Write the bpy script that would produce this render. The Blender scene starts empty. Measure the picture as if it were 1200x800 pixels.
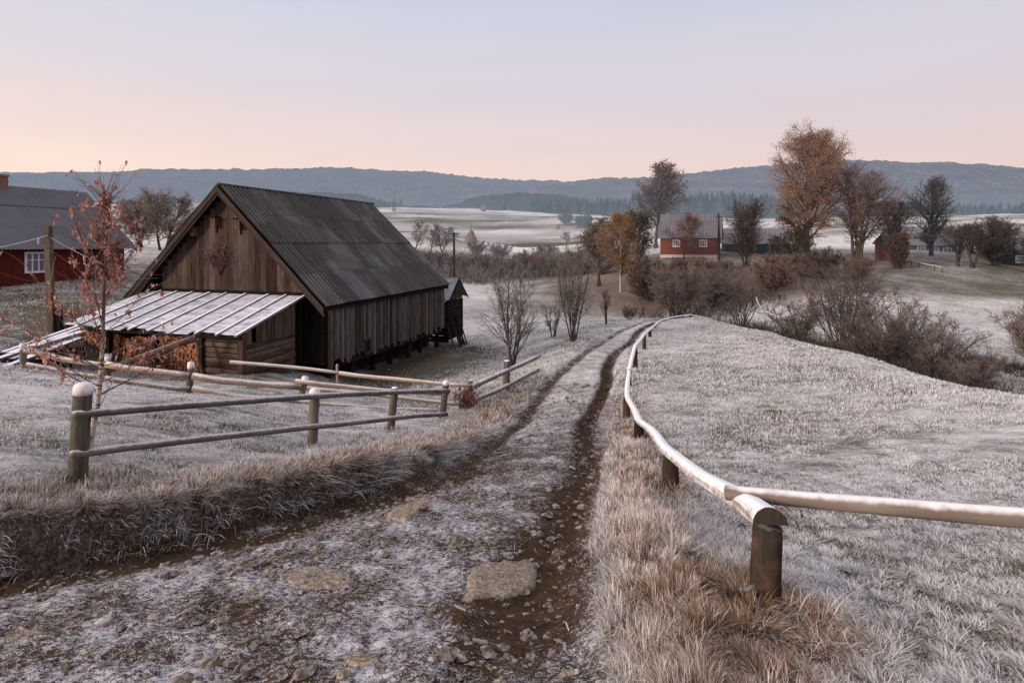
import bpy, math, random
import numpy as np
from mathutils import Vector, Euler
random.seed(7)
RNG = np.random.default_rng(11)
SC = bpy.context.scene
COL = SC.collection
F, CX, HY, CZ = 650.0, 600.0, 285.0, 1.6      # focal length (px), principal column, eye-level row, eye height

def P(px, py, Y):
    """point on the sight line of a photo position, at true distance Y"""
    return np.array([(px-CX)*Y/F, Y, CZ-(py-HY)*Y/F])

# ------------------------------------------------------------------ mesh builder
class MB:
    def __init__(s):
        s.v=[]; s.f=[]; s.gc=[]; s.t=[]; s.n=0
    def add(s, v, faces, gc=None, tint=.5):
        v=np.asarray(v,float).reshape(-1,3); m=len(v)
        s.v.append(v)
        for fa in faces:
            fa=np.asarray(fa,int)
            if fa.ndim==1: fa=fa[None,:]
            s.f.append(fa+s.n)
        s.gc.append(v if gc is None else np.asarray(gc,float).reshape(-1,3))
        s.t.append(np.broadcast_to(np.asarray(tint,float),(m,)) if np.ndim(tint)<=1 else tint)
        s.n+=m
    def bar(s, a, b, w, t, tint=None):
        """box along a-b, half width vector w, half thickness vector t"""
        a=np.asarray(a,float); b=np.asarray(b,float); w=np.asarray(w,float); t=np.asarray(t,float)
        v=[a-w-t,a+w-t,a+w+t,a-w+t,b-w-t,b+w-t,b+w+t,b-w+t]
        L=np.linalg.norm(b-a); W=np.linalg.norm(w); r=random.random()*40; T=np.linalg.norm(t)
        gc=[[-W,r-T,0],[W,r-T,0],[W,r+T,0],[-W,r+T,0],[-W,r-T,L],[W,r-T,L],[W,r+T,L],[-W,r+T,L]]
        gc=np.array(gc)+np.array([random.random()*30,0,random.random()*30])
        s.add(v,[[[0,3,2,1],[4,5,6,7],[0,1,5,4],[1,2,6,5],[2,3,7,6],[3,0,4,7]]],gc,random.random() if tint is None else tint)
    def box(s, c, h, ax=(1,0,0), ay=(0,1,0), tint=None):
        c=np.asarray(c,float); ax=np.asarray(ax,float); ay=np.asarray(ay,float)
        z=np.array([0,0,1.]); s.bar(c-z*h[2],c+z*h[2],ax*h[0],ay*h[1],tint)
    def tube(s, path, rad, n=9, tint=None, rough=0., cap=True):
        path=np.asarray(path,float); k=len(path); rad=np.broadcast_to(np.asarray(rad,float),(k,))
        s.tubes(path[None],rad[None],n,random.random() if tint is None else tint,rough,cap)
    def tubes(s, P_, R_, n=3, tint=.5, rough=0., cap=False):
        m,k,_=P_.shape
        T=np.gradient(P_,axis=1); T/=np.linalg.norm(T,axis=2,keepdims=True)+1e-9
        ref=np.where(np.abs(T[:,:1,2:3])>.8,np.array([[[1.,0,0]]]),np.array([[[0,0,1.]]]))
        ref=np.broadcast_to(ref,T.shape)
        A=np.cross(T,ref); A/=np.linalg.norm(A,axis=2,keepdims=True)+1e-9
        B=np.cross(T,A)
        ang=np.arange(n)*2*np.pi/n
        rr=R_[:,:,None]*(1+rough*RNG.normal(size=(m,k,n)))
        V=P_[:,:,None,:]+rr[...,None]*(A[:,:,None,:]*np.cos(ang)[None,None,:,None]+B[:,:,None,:]*np.sin(ang)[None,None,:,None])
        seg=np.linalg.norm(np.diff(P_,axis=1),axis=2); al=np.concatenate([np.zeros((m,1)),np.cumsum(seg,1)],1)
        off=RNG.random((m,1))*50
        gc=np.stack([np.broadcast_to(np.abs(ang-np.pi)[None,None,:],(m,k,n))*R_[:,:1,None],np.broadcast_to(off[:,:,None],(m,k,n)),np.broadcast_to((al+off)[:,:,None],(m,k,n))],-1)
        idx=np.arange(m*k*n).reshape(m,k,n); nx=np.roll(idx,-1,axis=2)
        q=np.stack([idx[:,:-1],nx[:,:-1],nx[:,1:],idx[:,1:]],-1).reshape(-1,4)
        fs=[q]
        if cap: fs+= [idx[:,0,::-1].reshape(m,n),idx[:,-1,:].reshape(m,n)]
        tt=np.broadcast_to(np.asarray(tint,float).reshape(-1,1,1),(m,k,n)).reshape(-1) if np.ndim(tint) else tint
        s.add(V.reshape(-1,3),fs,gc.reshape(-1,3),tt)
    def grid(s, V, tint=.5, gc=None):
        a,b,_=V.shape; idx=np.arange(a*b).reshape(a,b)
        q=np.stack([idx[:-1,:-1],idx[:-1,1:],idx[1:,1:],idx[1:,:-1]],-1).reshape(-1,4)
        s.add(V.reshape(-1,3),[q],gc,tint)

def raw_mesh(name, v, flist, smooth=False):
    me=bpy.data.meshes.new(name)
    me.vertices.add(len(v)); me.vertices.foreach_set('co',np.ascontiguousarray(v,dtype=np.float32).ravel())
    loops=np.concatenate([f.ravel() for f in flist]); sizes=np.concatenate([np.full(len(f),f.shape[1]) for f in flist])
    me.loops.add(len(loops)); me.loops.foreach_set('vertex_index',loops.astype(np.int32))
    me.polygons.add(len(sizes)); st=np.concatenate([[0],np.cumsum(sizes)[:-1]])
    me.polygons.foreach_set('loop_start',st.astype(np.int32))
    me.polygons.foreach_set('use_smooth',np.full(len(sizes),smooth,dtype=bool))
    me.update(calc_edges=True)
    return me
def attr(me,name,typ,data,dom='POINT'):
    a=me.attributes.new(name,typ,dom)
    a.data.foreach_set({'FLOAT':'value','FLOAT_VECTOR':'vector','FLOAT_COLOR':'color'}[typ],np.ascontiguousarray(data,dtype=np.float32).ravel())

ORG={}
def thing(name,label,cat,loc,group=None):
    o=bpy.data.objects.new(name,None); COL.objects.link(o); o.location=loc; o.empty_display_size=.3
    ORG[o.name]=np.array(loc,float); tag(o,label,cat,group); return o
def tag(o,label=None,cat=None,group=None,kind=None):
    if label: o['label']=label
    if cat: o['category']=cat
    if group: o['group']=group
    if kind: o['kind']=kind
    return o
def mk(name,mb,mat,parent=None,loc=None,smooth=False,label=None):
    org=ORG[parent.name] if parent is not None else np.array(loc if loc is not None else (0,0,0),float)
    me=raw_mesh(name,np.concatenate(mb.v)-org,mb.f,smooth)
    attr(me,'gc','FLOAT_VECTOR',np.concatenate(mb.gc)); attr(me,'tint','FLOAT',np.concatenate(mb.t))
    me.materials.append(mat.m if isinstance(mat,M) else mat)
    o=bpy.data.objects.new(name,me); COL.objects.link(o)
    if parent is not None: o.parent=parent; ORG[o.name]=org
    else: o.location=org; ORG[o.name]=org
    if label: o['label']=label
    return o
def dup(root,loc,rz,sc,label,group=None):
    r=root.copy(); COL.objects.link(r); r.location=loc; r.rotation_euler=(0,0,rz); r.scale=sc if np.ndim(sc) else (sc,sc,sc)
    r['label']=label
    if group: r['group']=group
    for ch in list(root.children):
        c=ch.copy(); COL.objects.link(c); c.parent=r
        for g in list(ch.children):
            d=g.copy(); COL.objects.link(d); d.parent=c
    return r

# ------------------------------------------------------------------ noise
def hsh(ix,iy,seed):
    h=(ix.astype(np.int64)*374761393+iy.astype(np.int64)*668265263+seed*974711)&0x7fffffff
    h=((h^(h>>13))*1274126177)&0x7fffffff
    return ((h^(h>>16))&0xffff)/65535.
def vn(x,y,seed=0):
    ix=np.floor(x); iy=np.floor(y); fx=x-ix; fy=y-iy
    fx=fx*fx*(3-2*fx); fy=fy*fy*(3-2*fy)
    a=hsh(ix,iy,seed); b=hsh(ix+1,iy,seed); c=hsh(ix,iy+1,seed); d=hsh(ix+1,iy+1,seed)
    return (a*(1-fx)+b*fx)*(1-fy)+(c*(1-fx)+d*fx)*fy
def fbm(x,y,o=4,seed=0):
    r=0; a=.5; t=0
    for i in range(o):
        r=r+a*vn(x*2**i+i*17.3,y*2**i-i*9.1,seed+i); t+=a; a*=.5
    return r/t
def sst(a,b,x):
    t=np.clip((x-a)/(b-a),0,1); return t*t*(3-2*t)

# ------------------------------------------------------------------ materials
def N(nt,typ,**kw):
    n=nt.nodes.new(typ)
    for k,v in kw.items():
        if k.startswith('i_'):
            key=k[2:]; key=int(key) if key.isdigit() else key.replace('_',' ')
            n.inputs[key].default_value=v
        else: setattr(n,k,v)
    return n
class M:
    def __init__(s,name):
        s.m=bpy.data.materials.new(name); s.m.use_nodes=True; s.nt=s.m.node_tree; s.nt.nodes.clear()
        s.out=N(s.nt,'ShaderNodeOutputMaterial')
    def l(s,a,b): s.nt.links.new(a,b)
    def n(s,typ,**kw): return N(s.nt,typ,**kw)
    def noise(s,vec,scale,detail=4,rough=.6):
        n=s.n('ShaderNodeTexNoise',i_Scale=scale,i_Detail=detail,i_Roughness=rough)
        if vec is not None: s.l(vec,n.inputs['Vector'])
        return n.outputs['Fac']
    def attr(s,name,o='Fac'):
        return s.n('ShaderNodeAttribute',attribute_name=name).outputs[o]
    def vmul(s,vec,k):
        n=s.n('ShaderNodeVectorMath',operation='MULTIPLY'); s.l(vec,n.inputs[0]); n.inputs[1].default_value=k; return n.outputs[0]
    def math(s,op,a,b=0.,clamp=False):
        n=s.n('ShaderNodeMath',operation=op); n.use_clamp=clamp
        for i,x in enumerate((a,b)):
            if isinstance(x,(int,float)): n.inputs[i].default_value=x
            else: s.l(x,n.inputs[i])
        return n.outputs[0]
    def mr(s,x,a,b,c=0.,d=1.,smooth=False):
        n=s.n('ShaderNodeMapRange',clamp=True); s.l(x,n.inputs[0])
        if smooth: n.interpolation_type='SMOOTHSTEP'
        for i,v in enumerate((a,b,c,d)): n.inputs[i+1].default_value=v
        return n.outputs[0]
    def mix(s,f,a,b,blend='MIX'):
        n=s.n('ShaderNodeMix',data_type='RGBA',blend_type=blend)
        for inp,x in ((n.inputs[0],f),(n.inputs[6],a),(n.inputs[7],b)):
            if isinstance(x,(int,float)): inp.default_value=x
            elif isinstance(x,tuple): inp.default_value=(x[0],x[1],x[2],1)
            else: s.l(x,inp)
        return n.outputs[2]
    def geo(s,o): return s.n('ShaderNodeNewGeometry').outputs[o]
    def sep(s,v,i):
        n=s.n('ShaderNodeSeparateXYZ'); s.l(v,n.inputs[0]); return n.outputs[i]
    def finish(s,color,rough=.85,bump=None,bstr=.4,bdist=.02,haze=0,spec=.04,trans=0.,hz0=60.):
        p=s.n('ShaderNodeBsdfPrincipled'); p.inputs['Roughness'].default_value=rough
        p.inputs['Specular IOR Level'].default_value=spec
        if isinstance(color,tuple): p.inputs['Base Color'].default_value=(*color,1)
        else: s.l(color,p.inputs['Base Color'])
        if bump is not None:
            b=s.n('ShaderNodeBump',i_Strength=bstr,i_Distance=bdist); s.l(bump,b.inputs['Height']); s.l(b.outputs[0],p.inputs['Normal'])
        sh=p.outputs[0]
        if trans:
            tr=s.n('ShaderNodeBsdfTranslucent'); s.l(color,tr.inputs[0]) if not isinstance(color,tuple) else None
            mx=s.n('ShaderNodeMixShader',i_0=trans); s.l(sh,mx.inputs[1]); s.l(tr.outputs[0],mx.inputs[2]); sh=mx.outputs[0]
        if haze:  # aerial haze and valley mist painted onto the surface as emission
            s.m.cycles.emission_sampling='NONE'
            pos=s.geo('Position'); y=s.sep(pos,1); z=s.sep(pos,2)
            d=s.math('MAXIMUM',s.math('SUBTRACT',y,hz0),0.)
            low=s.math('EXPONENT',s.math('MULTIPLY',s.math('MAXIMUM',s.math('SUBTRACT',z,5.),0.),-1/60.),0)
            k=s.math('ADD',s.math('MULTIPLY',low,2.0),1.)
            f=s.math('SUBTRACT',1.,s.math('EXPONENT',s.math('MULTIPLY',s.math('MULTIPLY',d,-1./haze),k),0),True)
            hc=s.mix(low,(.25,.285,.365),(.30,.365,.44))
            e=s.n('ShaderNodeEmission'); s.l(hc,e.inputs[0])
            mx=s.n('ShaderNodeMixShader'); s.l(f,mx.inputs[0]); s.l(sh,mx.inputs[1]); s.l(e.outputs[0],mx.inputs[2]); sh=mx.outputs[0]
        s.l(sh,s.out.inputs[0]); return s.m
HZ=1000.
FROST=(.70,.69,.74)
def wood(name,a,b,frost=.0,gs=(28,3,1.6),fl=(.35,.95),rough=.85,haze=0,bstr=.5,fcol=FROST,moss=None,na=1.1):
    m=M(name); gc=m.vmul(m.attr('gc','Vector'),gs)
    n1=m.noise(gc,1.,6,.65); n2=m.noise(m.vmul(m.attr('gc','Vector'),(3,1,1.2)),1.3,3)
    f=m.math('ADD',m.math('MULTIPLY',m.mr(n1,.32,.68),.62),m.math('MULTIPLY',m.math('SUBTRACT',m.attr('tint'),.25),.68),True)
    c=m.mix(f,b,a); c=m.mix(m.mr(n2,.45,.75),c,m.mix(.6,c,b))
    hv=m.math('FRACT',m.math('MULTIPLY',m.attr('tint'),7.31)); c=m.mix(m.mr(hv,.55,.95,0,.6),c,m.mix(.8,c,(1.25,1.2,1.2),'MULTIPLY')); c=m.mix(m.mr(hv,.4,.0,0,.55),c,m.mix(1.,c,(1.15,.82,.66),'MULTIPLY'))
    if moss: c=m.mix(m.mr(m.noise(m.geo('Position'),9.,4),.5,.68,0,.6),c,moss)
    if frost:
        nz=m.sep(m.geo('Normal'),2); nn=m.noise(m.geo('Position'),14.,5)
        ff=m.math('ADD',nz,m.math('MULTIPLY',m.math('SUBTRACT',nn,.5),na))
        c=m.mix(m.mr(ff,fl[0],fl[1],0,frost,True),c,fcol)
    return m.finish(c,rough,n1,bstr,.012,haze)
def plain(name,c,rough=.8,var=.25,sc=6.,haze=0,frost=0.,spec=.05):
    m=M(name); n=m.noise(m.geo('Position'),sc,4)
    cc=m.mix(m.mr(n,.3,.7),tuple(x*(1-var) for x in c),tuple(min(1,x*(1+var)) for x in c))
    cc=m.mix(m.math('MULTIPLY',m.attr('tint'),.35),cc,tuple(x*.5 for x in c))
    if frost:
        nz=m.sep(m.geo('Normal'),2)
        cc=m.mix(m.mr(m.math('ADD',nz,m.math('MULTIPLY',m.math('SUBTRACT',m.noise(m.geo('Position'),sc*2,4),.5),1.)),.3,.95,0,frost),cc,FROST)
    return m.finish(cc,rough,n,.3,.02,haze,spec)
def twigmat(name,c,c2,haze=0):
    m=M(name); n=m.noise(m.geo('Position'),1.7,3)
    cc=m.mix(m.attr('tint'),c,c2); cc=m.mix(m.mr(n,.35,.7,0,.5),cc,tuple(x*.55 for x in c))
    return m.finish(cc,.9,haze=haze)
def leafmat(name,c,c2,frost=0.,haze=0):
    m=M(name); cc=m.mix(m.attr('tint'),c,c2)
    if frost: cc=m.mix(m.mr(m.noise(m.geo('Position'),60.,2),.45,.65,0,frost),cc,(.7,.66,.68))
    return m.finish(cc,.8,haze=haze,trans=.25)

# ------------------------------------------------------------------ terrain
EY=[-8,-2,0,3,12,15,18,22,28,33,36,40,46,60]; EE=[.9,1.3,1.6,2.15,3.8,4.0,4.13,4.29,4.5,4.72,5.05,5.6,6.2,6.4]
LY=[-8,0,1,2.2,3.2,4.1,4.75,5.37,6.29,7.4,8.6,11.6,15.2,18,22,28,33,38,44]
LX=[-16,-15,-12,-8,-5.2,-3.8,-3.0,-2.48,-1.74,-1.14,-.79,-.18,.58,1.4,2.75,5.1,7.4,10.5,14]
RY=[-8,0,2,2.7,4,5,6,8,10,12,15,18,22,28,33,38,44]
RX=[.3,.25,.25,.35,.46,.67,.86,1.23,1.58,1.98,2.61,3.3,4.45,6.6,8.6,12,15.5]
Epl=lambda Y: np.interp(Y,EY,EE)
Xl=lambda Y: np.interp(Y,LY,LX)
Xr=lambda Y: np.interp(Y,RY,RX)
CP=[]   # X,Y,E
def cp(X,Y,E): CP.append((X,Y,E))
def cq(px,py,Y): CP.append(((px-CX)*Y/F,Y,(py-HY)*Y/F))
for a in [(0,-7,1.0),(-9,-7,1.0),(9,-7,.7),(-14,0,1.6),(-6,0,1.6),(4,0,1.35),(9,0,1.1),(14,3,1.4),(0,0,1.6),(0,2,1.95),(-4,2,1.95),
          (1.0,3.3,2.02),(1.39,3.05,2.02),(1.9,2.6,1.95),(.75,4,2.15),(1.0,5,2.4),(1.645,5.75,2.6),(2.06,9,3.2),(2.46,12,3.84),(3.1,15,3.9),(3.9,17.6,4.0),(5.33,22.3,4.28),
          (6.44,26,4.4),(7.7,30,4.52),(8.4,32,4.6),(9.9,34.5,4.72),(11.7,36.5,4.85),(13.3,37.5,5.0),
          (12,13,3.6),(12.3,20,4.02),(12.9,28,4.5),(12.5,33,4.72),(6,9,3.1),(8,15,3.85),(8,20,4.1),(9.5,26,4.4),(3.5,6,2.62),(5,5,2.35),(4,3,1.9),(9,6,2.5),(15,9,3.0),(20,12,3.9),
          (17,22,5.5),(16.6,16,5.2),(16,30,5.7),(14.5,38,5.9),(10,44,6.3),(3,48,6.2),(-6,50,5.7),(21,14,5.2)]: cp(*a)
for a in [(1142,428,24.5),(1022,366,40),(1200,366,41),(1132,330,56),(1040,332,52),(940,345,48),(860,352,47),(800,340,55),
          (770,312,68),(793,300,74),(900,301,74),(1000,304,70),(1141,303,72),(1200,310,72),(1300,310,72),(1040,318,60),(920,318,60),(1160,316,62),
          (1000,285,110),(1140,280,115),(1180,263,150),(1180,254,195),(900,283,110),(800,285,110),(700,302,90),(760,282,130),(1000,262,190),
          (1400,255,190),(1350,330,60),(1400,400,30),
          (600,335,70),(560,330,74),(480,333,70),(600,300,130),(620,290,160),(470,292,98),(500,297,90),(532,280,126),(588,248,400),(560,245,430),(450,245,380),(680,262,260),(730,258,300),(640,272,240),(420,250,330),(640,250,420),
          (300,240,420),(100,240,420),(0,240,430),(-300,240,430),(200,300,46),(180,330,33),(50,345,24),(20,400,17),(105,385,19),(-100,350,24),(-200,420,13),(-300,340,33),(150,285,100),(0,285,100),(-300,285,100),(300,288,90),
          (560,420,25),(590,410,28),(600,380,38),(660,350,55),(530,350,55),(720,345,55),(630,415,25),(690,373,36),
          (0,560,4.9),(0,470,9.2),(0,428,13.6),(28,430,13.5),(126,446,13.2),(222,461,13.3),(353,473,13.6),(470,478,14),(554,476,14.5),(395,463,15.5),(450,458,17.5),(420,446,19.5),(520,406,27.4),(281,441,15.9),(200,440,16.6),(100,425,17),(250,470,11.5),
          (92,566,5.2),(150,583,5.0),(300,556,6.0),(367,525,8.6),(459,503,11),(520,491,13.4),(400,528,7.8),(0,600,4.3),(-60,625,3.8),(-300,720,2.8),(575,462,16),(631,437,17.8),(640,428,19.3),(668,402,24),(705,385,29),(-100,540,5.2),(200,510,7.6),
          (530,395,34),(450,395,36),(330,350,36),(250,340,36)]: cq(*a)
for a in [(0,700,-18),(-500,700,-18),(500,700,-18),(0,3200,-20),(2500,3200,-20),(-2500,3200,-20),(1000,800,-18),(-1000,800,-18)]: cp(*a)
CPA=np.array(CP)
def warp(X,Y): return X/(Y+10.),np.log(Y+12.)*.8
_s,_t=warp(CPA[:,0],CPA[:,1]); _e=CPA[:,2]/(CPA[:,1]+10)
def _tps(r2): return .5*r2*np.log(r2+1e-12)
def _solve():
    n=len(_s); K=_tps((_s[:,None]-_s)**2+(_t[:,None]-_t)**2)+np.eye(n)*2e-4
    Q=np.stack([np.ones(n),_s,_t],1); A=np.block([[K,Q],[Q.T,np.zeros((3,3))]])
    return np.linalg.solve(A,np.concatenate([_e,np.zeros(3)]))
_W=_solve()
def Egr(X,Y):
    X=np.asarray(X,float); Y=np.asarray(Y,float); sh=X.shape; X=X.ravel(); Y=Y.ravel(); out=np.empty(len(X)); n=len(_s)
    for i in range(0,len(X),40000):
        s,t=warp(X[i:i+40000],Y[i:i+40000])
        K=_tps((s[:,None]-_s)**2+(t[:,None]-_t)**2)
        out[i:i+40000]=(K@_W[:n]+_W[n]+_W[n+1]*s+_W[n+2]*t)*(Y[i:i+40000]+10)
    return out.reshape(sh)
def road_mask(X,Y):
    w=np.interp(Y,[0,6,12,20],[.40,.32,.26,.24])
    xl=Xl(Y)+.12*(fbm(Y*1.3,Y*0+3,3,5)-.5)*np.interp(Y,[0,20],[3,1]); xr=Xr(Y)+.12*(fbm(Y*1.6,Y*0+9,3,6)-.5)*2
    return sst(-w,.08,X-xl)*(1-sst(-.06,.32,X-xr))*(1-sst(38,44,Y))
def rut(X,Y):
    l=Xl(Y); r=Xr(Y)
    a=np.exp(-((X-(l+.26))/.18)**2)*sst(6,10,Y)+np.exp(-((X-(l+.5))/.5)**2)*(1-sst(6,10,Y))*.8*sst(2,4,Y)
    b=np.exp(-((X-(r-.22-.1*np.sin(Y*.7)))/(.16+.12*(1-sst(5,9,Y))))**2)*sst(2.4,3.4,Y)
    return np.clip(a*(1-.4*sst(7,11,Y))+b,0,1)*(1-sst(36,42,Y))
def zground(X,Y):
    X=np.asarray(X,float); Y=np.asarray(Y,float)
    m=road_mask(X,Y); E=Egr(X,Y); l=Xl(Y); r=Xr(Y)
    k=np.clip((.5*(l+r)-X)/np.maximum(.5*(r-l),.1),-1,1)
    R=Epl(Y)+np.clip(k,0,1)*.2*sst(1.5,4.5,Y)*(1-sst(13,18,Y))+rut(X,Y)*(.09+.05*sst(7,10,Y))-.03
    return CZ-(E*(1-m)+R*m)
def zg(x,y): return float(zground(np.array([x]),np.array([y]))[0])

def frost_field(X,Y):
    f=.62+(fbm(X*.35,Y*.35,4,21)-.5)*.55+(fbm(X*3,Y*3,3,22)-.5)*.5*(1-sst(15,40,Y))
    f=f+(fbm(X*1.6,Y*4.,3,24)-.5)*.55*(1-sst(30,60,Y))-.08*(1-sst(20,30,Y))
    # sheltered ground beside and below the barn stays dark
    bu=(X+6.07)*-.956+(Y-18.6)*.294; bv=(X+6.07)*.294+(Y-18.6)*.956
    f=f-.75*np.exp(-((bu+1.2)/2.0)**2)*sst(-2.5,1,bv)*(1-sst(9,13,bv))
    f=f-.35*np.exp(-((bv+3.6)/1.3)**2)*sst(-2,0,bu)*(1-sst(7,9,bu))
    f=f-.42*sst(44,50,Y)*(1-sst(78,92,Y))*sst(-4,6,X)*(.6+.8*fbm(X*.12,Y*.12,3,27))
    f=f-.42*sst(15.5,19,Y)*(1-sst(38,48,Y))*(1-sst(-13,-9,X))
    far=sst(80,120,Y); lane=np.exp(-((Y-(172+.45*(X-5)))/7.)**2)*sst(-4,4,X)*(1-sst(26,34,X))+.7*np.exp(-((Y-(300+.3*X))/9.)**2)*sst(-60,-40,X)*(1-sst(0,25,X))
    return f*(1-far)+far*(.50+(fbm(X*.02,Y*.05,5,31)-.5)*1.5-.8*lane)
def make_ground():
    rows=[-7.]
    while rows[-1]<3200:
        y=rows[-1]; rows.append(y+(.14 if y<1.2 else max(.022,.0105*y) if y<60 else .02*y))
    Yr=np.array(rows); nc=820; u=np.linspace(-1,1,nc); s=1.45*(.32*u+.68*u**3)
    Y,S=np.meshgrid(Yr,s,indexing='ij'); X=S*(np.maximum(Y,-2)+6)
    Z=zground(X,Y); m=road_mask(X,Y); ru=rut(X,Y)
    near=1-sst(14,30,Y)
    n1=fbm(X*9,Y*9,3,1)-.5; n2=fbm(X*2.6,Y*2.6,3,2)-.5; n3=fbm(X*.5,Y*.5,3,3)-.5
    big=np.clip(Y/60,0,1)
    Z=Z+m*(1-sst(25,45,Y))*sst(6,12,Y)*(fbm(X*1.8,Y*1.8,3,73)-.5)*.16
    Z=Z+near*m*(n1*.055+np.abs(fbm(X*18,Y*18,2,4)-.5)*.03)+(1-m)*(n2*.07*(1-sst(20,50,Y))+n3*.12*np.clip(Y/12,.3,1)*(1-m))
    Z=Z+(fbm(X*.06,Y*.06,4,8)-.5)*2.2*sst(60,140,Y)
    # molehills in the right meadow
    for (px,py,Yh,r) in [(1003,536,8.4,.16),(900,505,10.2,.15),(965,495,10.8,.13),(850,508,10,.12),(1070,568,7,.15),(1088,576,6.7,.12),(985,640,5.1,.12),(1172,625,4.8,.16)]:
        x0=(px-CX)*Yh/F; Z+=.11*np.exp(-((X-x0)**2+(Y-Yh)**2)/r**2)
    frost=frost_field(X,Y)
    dry=np.clip(np.exp(-((X-Xl(Y)+.7)/.9)**2)+np.exp(-((X-Xr(Y)-.55)/.6)**2),0,1)*(1-sst(12,20,Y))
    gul=np.exp(-((X-(16.6-np.clip((Y-34)/4,0,5)))/2.0)**2)*sst(11,14,Y)*(1-sst(36,42,Y))
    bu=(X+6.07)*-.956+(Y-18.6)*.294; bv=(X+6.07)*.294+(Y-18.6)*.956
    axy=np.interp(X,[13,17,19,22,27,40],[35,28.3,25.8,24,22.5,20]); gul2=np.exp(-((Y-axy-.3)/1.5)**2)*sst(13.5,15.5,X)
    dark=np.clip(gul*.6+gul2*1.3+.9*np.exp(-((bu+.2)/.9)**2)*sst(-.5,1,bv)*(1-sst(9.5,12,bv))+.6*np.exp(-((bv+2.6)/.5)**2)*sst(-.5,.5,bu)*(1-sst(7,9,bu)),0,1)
    scrub=sst(44,50,Y)*(1-sst(62,70,Y))*sst(4,10,X)*(1-sst(26,36,X))
    dirt=np.clip(m*(.55+.75*ru)*(1-(.40+.5*fbm(X*2.2,Y*1.1,3,71))*sst(6,13,Y)*(1-np.clip(ru*1.2,0,1)))*(1-.35*sst(14,28,Y)*(.4+1.2*fbm(X*2.,Y*1.5,3,72))),0,1)
    me_v=np.stack([X,Y,Z],-1).reshape(-1,3)
    a,b=X.shape; idx=np.arange(a*b).reshape(a,b)
    q=np.stack([idx[:-1,:-1],idx[:-1,1:],idx[1:,1:],idx[1:,:-1]],-1).reshape(-1,4)
    mc=m.ravel()[q].mean(1)
    mat=ground_material()
    for nm,sel in (('ground',mc<.5),('dirt_track',mc>=.5)):
        qq=q[sel]; used,inv=np.unique(qq.ravel(),return_inverse=True)
        me=raw_mesh(nm,me_v[used],[inv.reshape(-1,4)],True)
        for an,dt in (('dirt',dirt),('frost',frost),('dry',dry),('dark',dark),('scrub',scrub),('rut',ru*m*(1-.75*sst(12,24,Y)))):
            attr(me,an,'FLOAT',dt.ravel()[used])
        me.materials.append(mat)
        o=bpy.data.objects.new(nm,me); COL.objects.link(o); tag(o,kind='structure')
def ground_material():
    m=M('frosty_ground'); pos=m.geo('Position')
    n0=m.noise(pos,.7,5); n1=m.noise(m.vmul(pos,(.6,1.6,1)),5.,6,.75); n2=m.noise(m.vmul(pos,(.8,1.2,1)),30.,5,.8); n3=m.noise(pos,120.,3,.7)
    ff=m.math('ADD',m.attr('frost'),m.math('ADD',m.math('MULTIPLY',m.math('SUBTRACT',n1,.5),1.2),m.math('ADD',m.math('MULTIPLY',m.math('SUBTRACT',n2,.5),2.0),m.math('MULTIPLY',m.math('SUBTRACT',n0,.5),.4))))
    gb=m.mix(m.mr(n0,.4,.65),(.085,.085,.062),(.13,.095,.07))
    g=m.mix(m.mr(ff,.1,.95),gb,(.70,.665,.66))
    dr=m.mix(m.mr(n2,.35,.7),(.07,.035,.020),(.34,.23,.165))
    g=m.mix(m.math('MULTIPLY',m.attr('dry'),.7),g,dr)
    g=m.mix(m.math('MULTIPLY',m.attr('scrub'),.8),g,m.mix(m.mr(n1,.35,.65),(.09,.055,.04),(.22,.16,.13)))
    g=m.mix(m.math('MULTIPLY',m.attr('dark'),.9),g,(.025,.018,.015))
    d=m.mix(m.mr(n1,.3,.7),(.034,.018,.010),(.10,.058,.034))
    d=m.mix(m.mr(n2,.54,.7,0,.55),d,(.17,.115,.078))
    fl=m.math('ADD',m.math('MULTIPLY',n2,.55),m.math('MULTIPLY',n3,.45))
    fl=m.math('ADD',fl,m.math('MULTIPLY',m.math('SUBTRACT',m.noise(pos,2.2,4),.5),.35))
    fl=m.math('SUBTRACT',fl,m.math('MULTIPLY',m.attr('rut'),.17))
    d=m.mix(m.mr(fl,.472,.56,0,.85),d,(.62,.605,.64))
    c=m.mix(m.mr(m.attr('dirt'),.15,.45),g,d)
    steep=m.mr(m.sep(m.geo('True Normal'),2),.93,.70)
    c=m.mix(m.math('MULTIPLY',steep,.85),c,m.mix(m.mr(n2,.35,.65),(.016,.009,.006),(.075,.042,.028)))
    bh=m.math('ADD',m.math('MULTIPLY',n2,.6),m.math('MULTIPLY',n3,.4))
    return m.finish(c,.9,bh,.7,.03,1900.,hz0=150.)

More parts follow.
